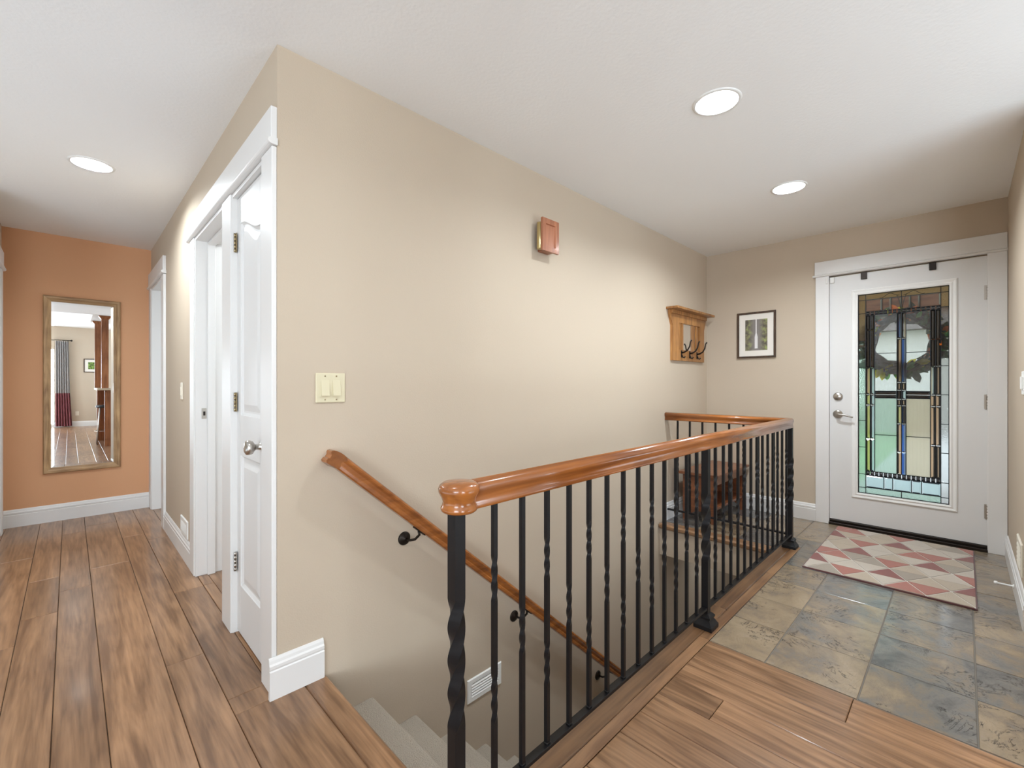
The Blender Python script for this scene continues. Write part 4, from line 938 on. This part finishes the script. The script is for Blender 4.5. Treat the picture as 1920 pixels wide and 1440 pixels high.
# curtain on its rod
t = thing('curtain', (-0.10, -6.2, 0.03), 'grey striped curtain with a plum lower band reflected in the mirror', 'curtain')
def folds(z0, z1, mats, name):
    mb = MB(); N = 96; x0, x1 = -0.27, -0.02
    pts = []
    for k in range(N + 1):
        u = k / N; pts.append((u, 0.030 * math.sin(u * 2 * math.pi * 6)))
    for k in range(N):
        (u0, d0), (u1, d1) = pts[k], pts[k + 1]
        q = []
        for (u, d), z in (((u0, d0), z0), ((u1, d1), z0), ((u1, d1), z1), ((u0, d0), z1)):
            spread = 1 + 0.28 * (1 - z / 2.3) ** 2
            q.append((x0 + (x1 - x0) * u * spread, -6.19 + d, z))
        back = [(a, b_ - 0.003, c) for a, b_, c in q]
        mb.loft([back, q], mats[1] if (k % 16) in (5, 6, 7) else mats[0])
    mb.build(name, None, t)
folds(0.92, 2.325, (M['curtain_grey'], M['curtain_dark']), 'upper_panel'); folds(0.03, 0.92, (M['curtain_plum'], M['curtain_plum']), 'lower_band')
t = thing('curtain_rod', (-1.2, -6.19, 2.34), 'dark curtain rod above the sliding door reflected in the mirror', 'curtain rod')
mb = MB().tube([(-2.4, -6.19, 2.345), (0.0, -6.19, 2.345)], 0.009, M['bronze'], 10); mb.build('rod', None, t)
for x, s_ in ((-2.4, -1), (0.0, 1)): MB().lathe((x, -6.19, 2.345), (s_, 0, 0), [(0.010, 0), (0.014, 0.006), (0.010, 0.014), (0.022, 0.026), (0.026, 0.040), (0.018, 0.052), (0, 0.056)], M['bronze'], 16).build('finial', None, t)
for x in (-2.3, -0.005 - 0.01): MB().box(x - 0.006, x + 0.006, -6.30, -6.19, 2.339, 2.351, M['bronze']).build('bracket', None, t)
def garden_print():
    m, n, l, b = new_mat('garden_print'); nz = n.new('ShaderNodeTexNoise'); nz.inputs['Scale'].default_value = 25
    tcn = n.new('ShaderNodeTexCoord'); l.new(tcn.outputs['Object'], nz.inputs['Vector'])
    r = n.new('ShaderNodeValToRGB'); r.color_ramp.elements[0].color = (0.03, 0.05, 0.02, 1); r.color_ramp.elements[1].color = (0.25, 0.40, 0.08, 1); r.color_ramp.elements[0].position = 0.35; r.color_ramp.elements[1].position = 0.65
    l.new(nz.outputs['Fac'], r.inputs[0]); l.new(r.outputs[0], b.inputs['Base Color']); b.inputs['Roughness'].default_value = 0.4
    return m
gp = garden_print()
picture('framed_picture', 'y', -6.3, 1, 0.275, 0.68, 1.49, 1.87, 'small green garden picture reflected in the mirror beside the wooden columns', 0.02, 0.07, M['dark_frame'], gp)
picture('framed_picture', 'y', -6.3, 1, 0.86, 1.22, 1.60, 2.10, 'pale picture reflected at the right edge of the mirror', 0.02, 0.09, M['dark_frame'], M['came'])
o = MB().box(0.11, 0.18, -6.3, -6.294, 0.30, 0.415, M['cream_plastic'], 0.002).build('wall_outlet', None, None, 'base'); tag(o, 'cream wall outlet near the curtain reflected in the mirror', 'outlet')
# peninsula with two wooden columns
t = thing('kitchen_peninsula', (0.75, -1.1, 0), 'cherry wood kitchen peninsula reflected in the mirror', 'cabinet')
CH = M['cherry']
MB().box(0.80, 1.06, -1.68, -0.53, 0.11, 1.05, CH, 0.002).build('body', None, t)
MB().box(0.465, 1.06, -0.53, -0.46, 0.0, 1.05, CH, 0.002).build('support_wall', None, t); MB().box(0.40, 1.06, -1.75, -1.68, 0.0, 1.05, CH, 0.002).build('support_wall', None, t)
MB().box(0.83, 1.03, -1.67, -0.54, 0.0, 0.11, M['black_vinyl']).build('toe_kick', None, t)
for x0, x1 in ((0.475, 1.05),):
    mb = MB(); rect = lambda i_, y: [(x0 + i_, y, 0.14 + i_), (x1 - i_, y, 0.14 + i_), (x1 - i_, y, 1.02 - i_), (x0 + i_, y, 1.02 - i_)]
    mb.loft([rect(0, -0.461), rect(0, -0.447), rect(0.075, -0.447), rect(0.08, -0.455)], CH); mb.build('end_panel', None, t)
for y0, y1 in ((-1.66, -1.12), (-1.10, -0.55)):
    mb = MB(); rect = lambda i_, x: [(x, y0 + i_, 0.14 + i_), (x, y1 - i_, 0.14 + i_), (x, y1 - i_, 1.02 - i_), (x, y0 + i_, 1.02 - i_)]
    mb.loft([rect(0, 0.801), rect(0, 0.787), rect(0.075, 0.787), rect(0.08, 0.795)], CH); mb.build('side_panel', None, t)
MB().box(0.36, 1.12, -1.80, -0.40, 1.05, 1.09, M['counter'], 0.004).build('countertop', None, t)
for y, nm in ((-0.46, 'square cherry wood column with flared top, nearer one in the mirror'), (-1.52, 'square cherry wood column with flared top, farther one in the mirror')):
    x = 0.47 if y > -1 else 0.41
    sq = lambda h, z: [(x - h, y - h, z), (x + h, y - h, z), (x + h, y + h, z), (x - h, y + h, z)]
    top = H if False else 2.44
    t2 = thing('wood_column', (x, y, 1.09), nm, 'column', 'columns on the kitchen peninsula')
    MB().loft([sq(0.05, 1.091), sq(0.05, 2.38)], CH).build('shaft', None, t2)
    MB().loft([sq(0.052, 2.375), sq(0.058, 2.385), sq(0.082, 2.42), sq(0.088, 2.425), sq(0.088, 2.439)], CH).build('capital', None, t2)
struct(MB().box(0.30, 1.2, -1.85, -0.352, 2.441, 2.719), 'trim_9', M['white'])
t = thing('bar_stool', (0.30, -1.0, 0), 'black bar stool with chrome legs reflected in the mirror beside the peninsula', 'stool')
MB().lathe((0.30, -1.0, 0.70), (0, 0, 1), [(0.13, 0), (0.16, 0.01), (0.165, 0.04), (0.15, 0.055), (0, 0.06)], M['black_vinyl'], 24).build('seat', None, t)
for sx, sy in ((1, 1), (1, -1), (-1, 1), (-1, -1)): MB().tube([(0.30 + sx * 0.10, -1.0 + sy * 0.10, 0.70), (0.30 + sx * 0.145, -1.0 + sy * 0.145, 0.0)], 0.011, M['nickel'], 8).build('leg', None, t)
MB().lathe((0.30, -1.0, 0.25), (0, 0, 1), [(0.172, 0), (0.182, 0.005), (0.172, 0.010), (0.166, 0.005), (0.172, 0)], M['nickel'], 24, cap=False).build('foot_ring', None, t)
t.location.x = 0.52

# ------------------------------------------------------------------ outside the front door
struct(MB().box(4.68, 7.0, -1.6, 3.0, -0.14, -0.02), 'floor_porch', M['concrete'])
struct(MB().box(5.62, 40, -25, 30, -0.30, -0.16), 'ground_lawn', M['lawn'])
o = struct(MB().box(7.0, 20, -3.0, 0.95, -0.158, -0.13), 'floor_walk', M['concrete'])
pc = struct_empty('ceiling_porch', (5.8, 0.7, 2.36))
k = 0; y = -1.6
while y < 3.0:
    MB().box(4.69, 6.8, y + 0.002, y + 0.138, 2.36, 2.38, M['cedar'], 0.003).build('plank', None, pc, 'center'); y += 0.14
beam(6.55, 6.80, -1.6, 3.0, 1.95, 2.36, 'trim_10', M['cedar'], 0.005)
mb = MB(); z = -0.1
struct(MB().box(4.69, 6.9, -1.75, -1.62, -0.14, 2.4), 'wall_porch_side', M['siding'])
struct(MB().box(4.69, 6.9, 3.02, 3.15, -0.14, 2.4), 'wall_porch_left', M['siding'])
t = thing('neighbor_house', (17, -1.5, -0.16), 'pale grey house across the yard seen blurred through the door glass', 'house')
MB().box(16, 22, -7, 2.2, -0.16, 2.6, M['far_siding']).build('wall', None, t)
MB().extrude([(15.6, -7.4, 2.6), (22.4, -7.4, 2.6), (19, -7.4, 4.6)], (0, 10, 0), M['subfloor']).build('roof', None, t)
# shrubs as clouds of real leaves
def shrub(cx, cy, r, h, label, cnt=260):
    t = thing('shrub', (cx, cy, -0.16), label, 'shrub')
    mb = MB(); rr = random.Random(int(cx * 100 + cy * 10))
    for k in range(cnt):
        a = rr.uniform(0, 6.283); zz = rr.uniform(0, 1); q = r * math.sqrt(rr.uniform(0.2, 1)) * math.sin(math.pi * (0.15 + 0.8 * zz)) ** 0.6
        c = Vector((cx + q * math.cos(a), cy + q * math.sin(a), -0.1 + zz * h)); d = Vector((rr.uniform(-1, 1), rr.uniform(-1, 1), rr.uniform(-0.4, 1))).normalized(); s_ = d.orthogonal().normalized()
        L = 0.16
        mb.poly([c, c + d * L * 0.5 + s_ * L * 0.28, c + d * L, c + d * L * 0.5 - s_ * L * 0.28], M['leaf_green'])
    o = mb.build('foliage', None, t); o['kind'] = 'stuff'
    MB().tube([(cx, cy, -0.16), (cx, cy, h * 0.6)], [0.04, 0.02], M['cedar'], 8).build('stem', None, t)
shrub(8.6, 1.7, 0.7, 1.1, 'leafy green shrub left of the walk outside the door'); shrub(10.2, 2.6, 1.0, 1.7, 'larger green shrub farther out left of the walk'); shrub(9.2, -0.9, 0.5, 0.7, 'low green shrub right of the walk outside the door')
# wreath hanging on the outside of the door
t = thing('wreath', (4.615, 0.338, 1.49), 'autumn leaf wreath hanging outside the glass of the front door', 'wreath')
wc = Vector((4.625, 0.338, 1.492))
mb = MB(); rr = random.Random(3)
for q in range(7):
    ph = rr.uniform(0, 6.28); rad = 0.205 + rr.uniform(-0.03, 0.03)
    mb.tube([wc + Vector((0.012 * math.sin(5 * a + ph), (rad + 0.02 * math.sin(4 * a + ph)) * math.cos(a), (rad + 0.02 * math.sin(4 * a + ph)) * math.sin(a))) for a in [2 * math.pi * k / 40 for k in range(41)]], 0.014, M['subfloor'], 6)
mb.build('twig_ring', None, t, label='dark twig ring')
WM = [plain('wreath_leaf_' + nm, c, 0.6, vary=0.15) for nm, c in (('dark_green', (0.035, 0.06, 0.025)), ('forest_green', (0.05, 0.11, 0.035)), ('bright_green', (0.10, 0.46, 0.06)), ('yellow', (0.80, 0.70, 0.02)), ('orange', (0.80, 0.18, 0.015)), ('rust', (0.42, 0.07, 0.015)), ('black_green', (0.018, 0.022, 0.016)))]
for m_ in WM:
    nn, ll = m_.node_tree.nodes, m_.node_tree.links; pb_ = nn['Principled BSDF']; tl = nn.new('ShaderNodeBsdfTranslucent'); mxs = nn.new('ShaderNodeMixShader'); mxs.inputs[0].default_value = 0.55
    ll.new(pb_.inputs['Base Color'].links[0].from_socket, tl.inputs['Color']); ll.new(pb_.outputs[0], mxs.inputs[1]); ll.new(tl.outputs[0], mxs.inputs[2]); ll.new(mxs.outputs[0], nn['Material Output'].inputs['Surface'])
protos = {}
def leaf_proto(mi):
    mb = MB(); L = 0.085; V = [(0, 0, 0), (0.006, 0.022, L * 0.35), (0.010, 0.018, L * 0.7), (0.004, 0, L), (0.010, -0.018, L * 0.7), (0.006, -0.022, L * 0.35), (-0.002, 0, L * 0.5)]
    vs = [mb.bm.verts.new(p) for p in V]
    for f in ((0, 1, 6), (1, 2, 6), (2, 3, 6), (3, 4, 6), (4, 5, 6), (5, 0, 6)): mb.bm.faces.new([vs[i] for i in f])
    return mb.build('leaf', WM[mi], t, tuple(WL[t.name]) and (0, 0, 0))
first = {}
for k in range(220):
    a = 2 * math.pi * k / 220 + rr.uniform(-0.05, 0.05)
    zone = (math.degrees(a) % 360)
    base = [0, 0, 1, 6, 6, 0, 1]
    mi = rr.choice(base)
    if rr.random() < 0.36:
        # colour accents where the photograph shows them (angle measured from +Y = picture left)
        mi = rr.choice([4, 5, 3, 2, 3, 4])
        if 225 < zone < 330: mi = rr.choice([3, 3, 2, 1])
    rad = 0.205 + rr.uniform(-0.055, 0.045)
    loc = wc + Vector((rr.uniform(-0.03, 0.03), rad * math.cos(a), rad * math.sin(a)))
    ang = a + rr.uniform(-1.3, 1.3)
    # leaf's local +Z turned to the outward direction in the YZ plane
    rotm = Euler((ang - math.pi / 2 if False else (math.pi / 2 - ang) * -1 + 0.0, 0, 0))
    rotm = Euler((ang - math.pi / 2, rr.uniform(-0.5, 0.5), rr.uniform(-0.6, 0.6)))
    s_ = rr.uniform(0.7, 1.25)
    if mi not in first:
        first[mi] = leaf_proto(mi); o = first[mi]; o.location = loc - WL[t.name]; o.rotation_euler = rotm; o.scale = (s_,) * 3
    else: inst(first[mi], 'leaf', t, loc, rotm, (s_,) * 3)
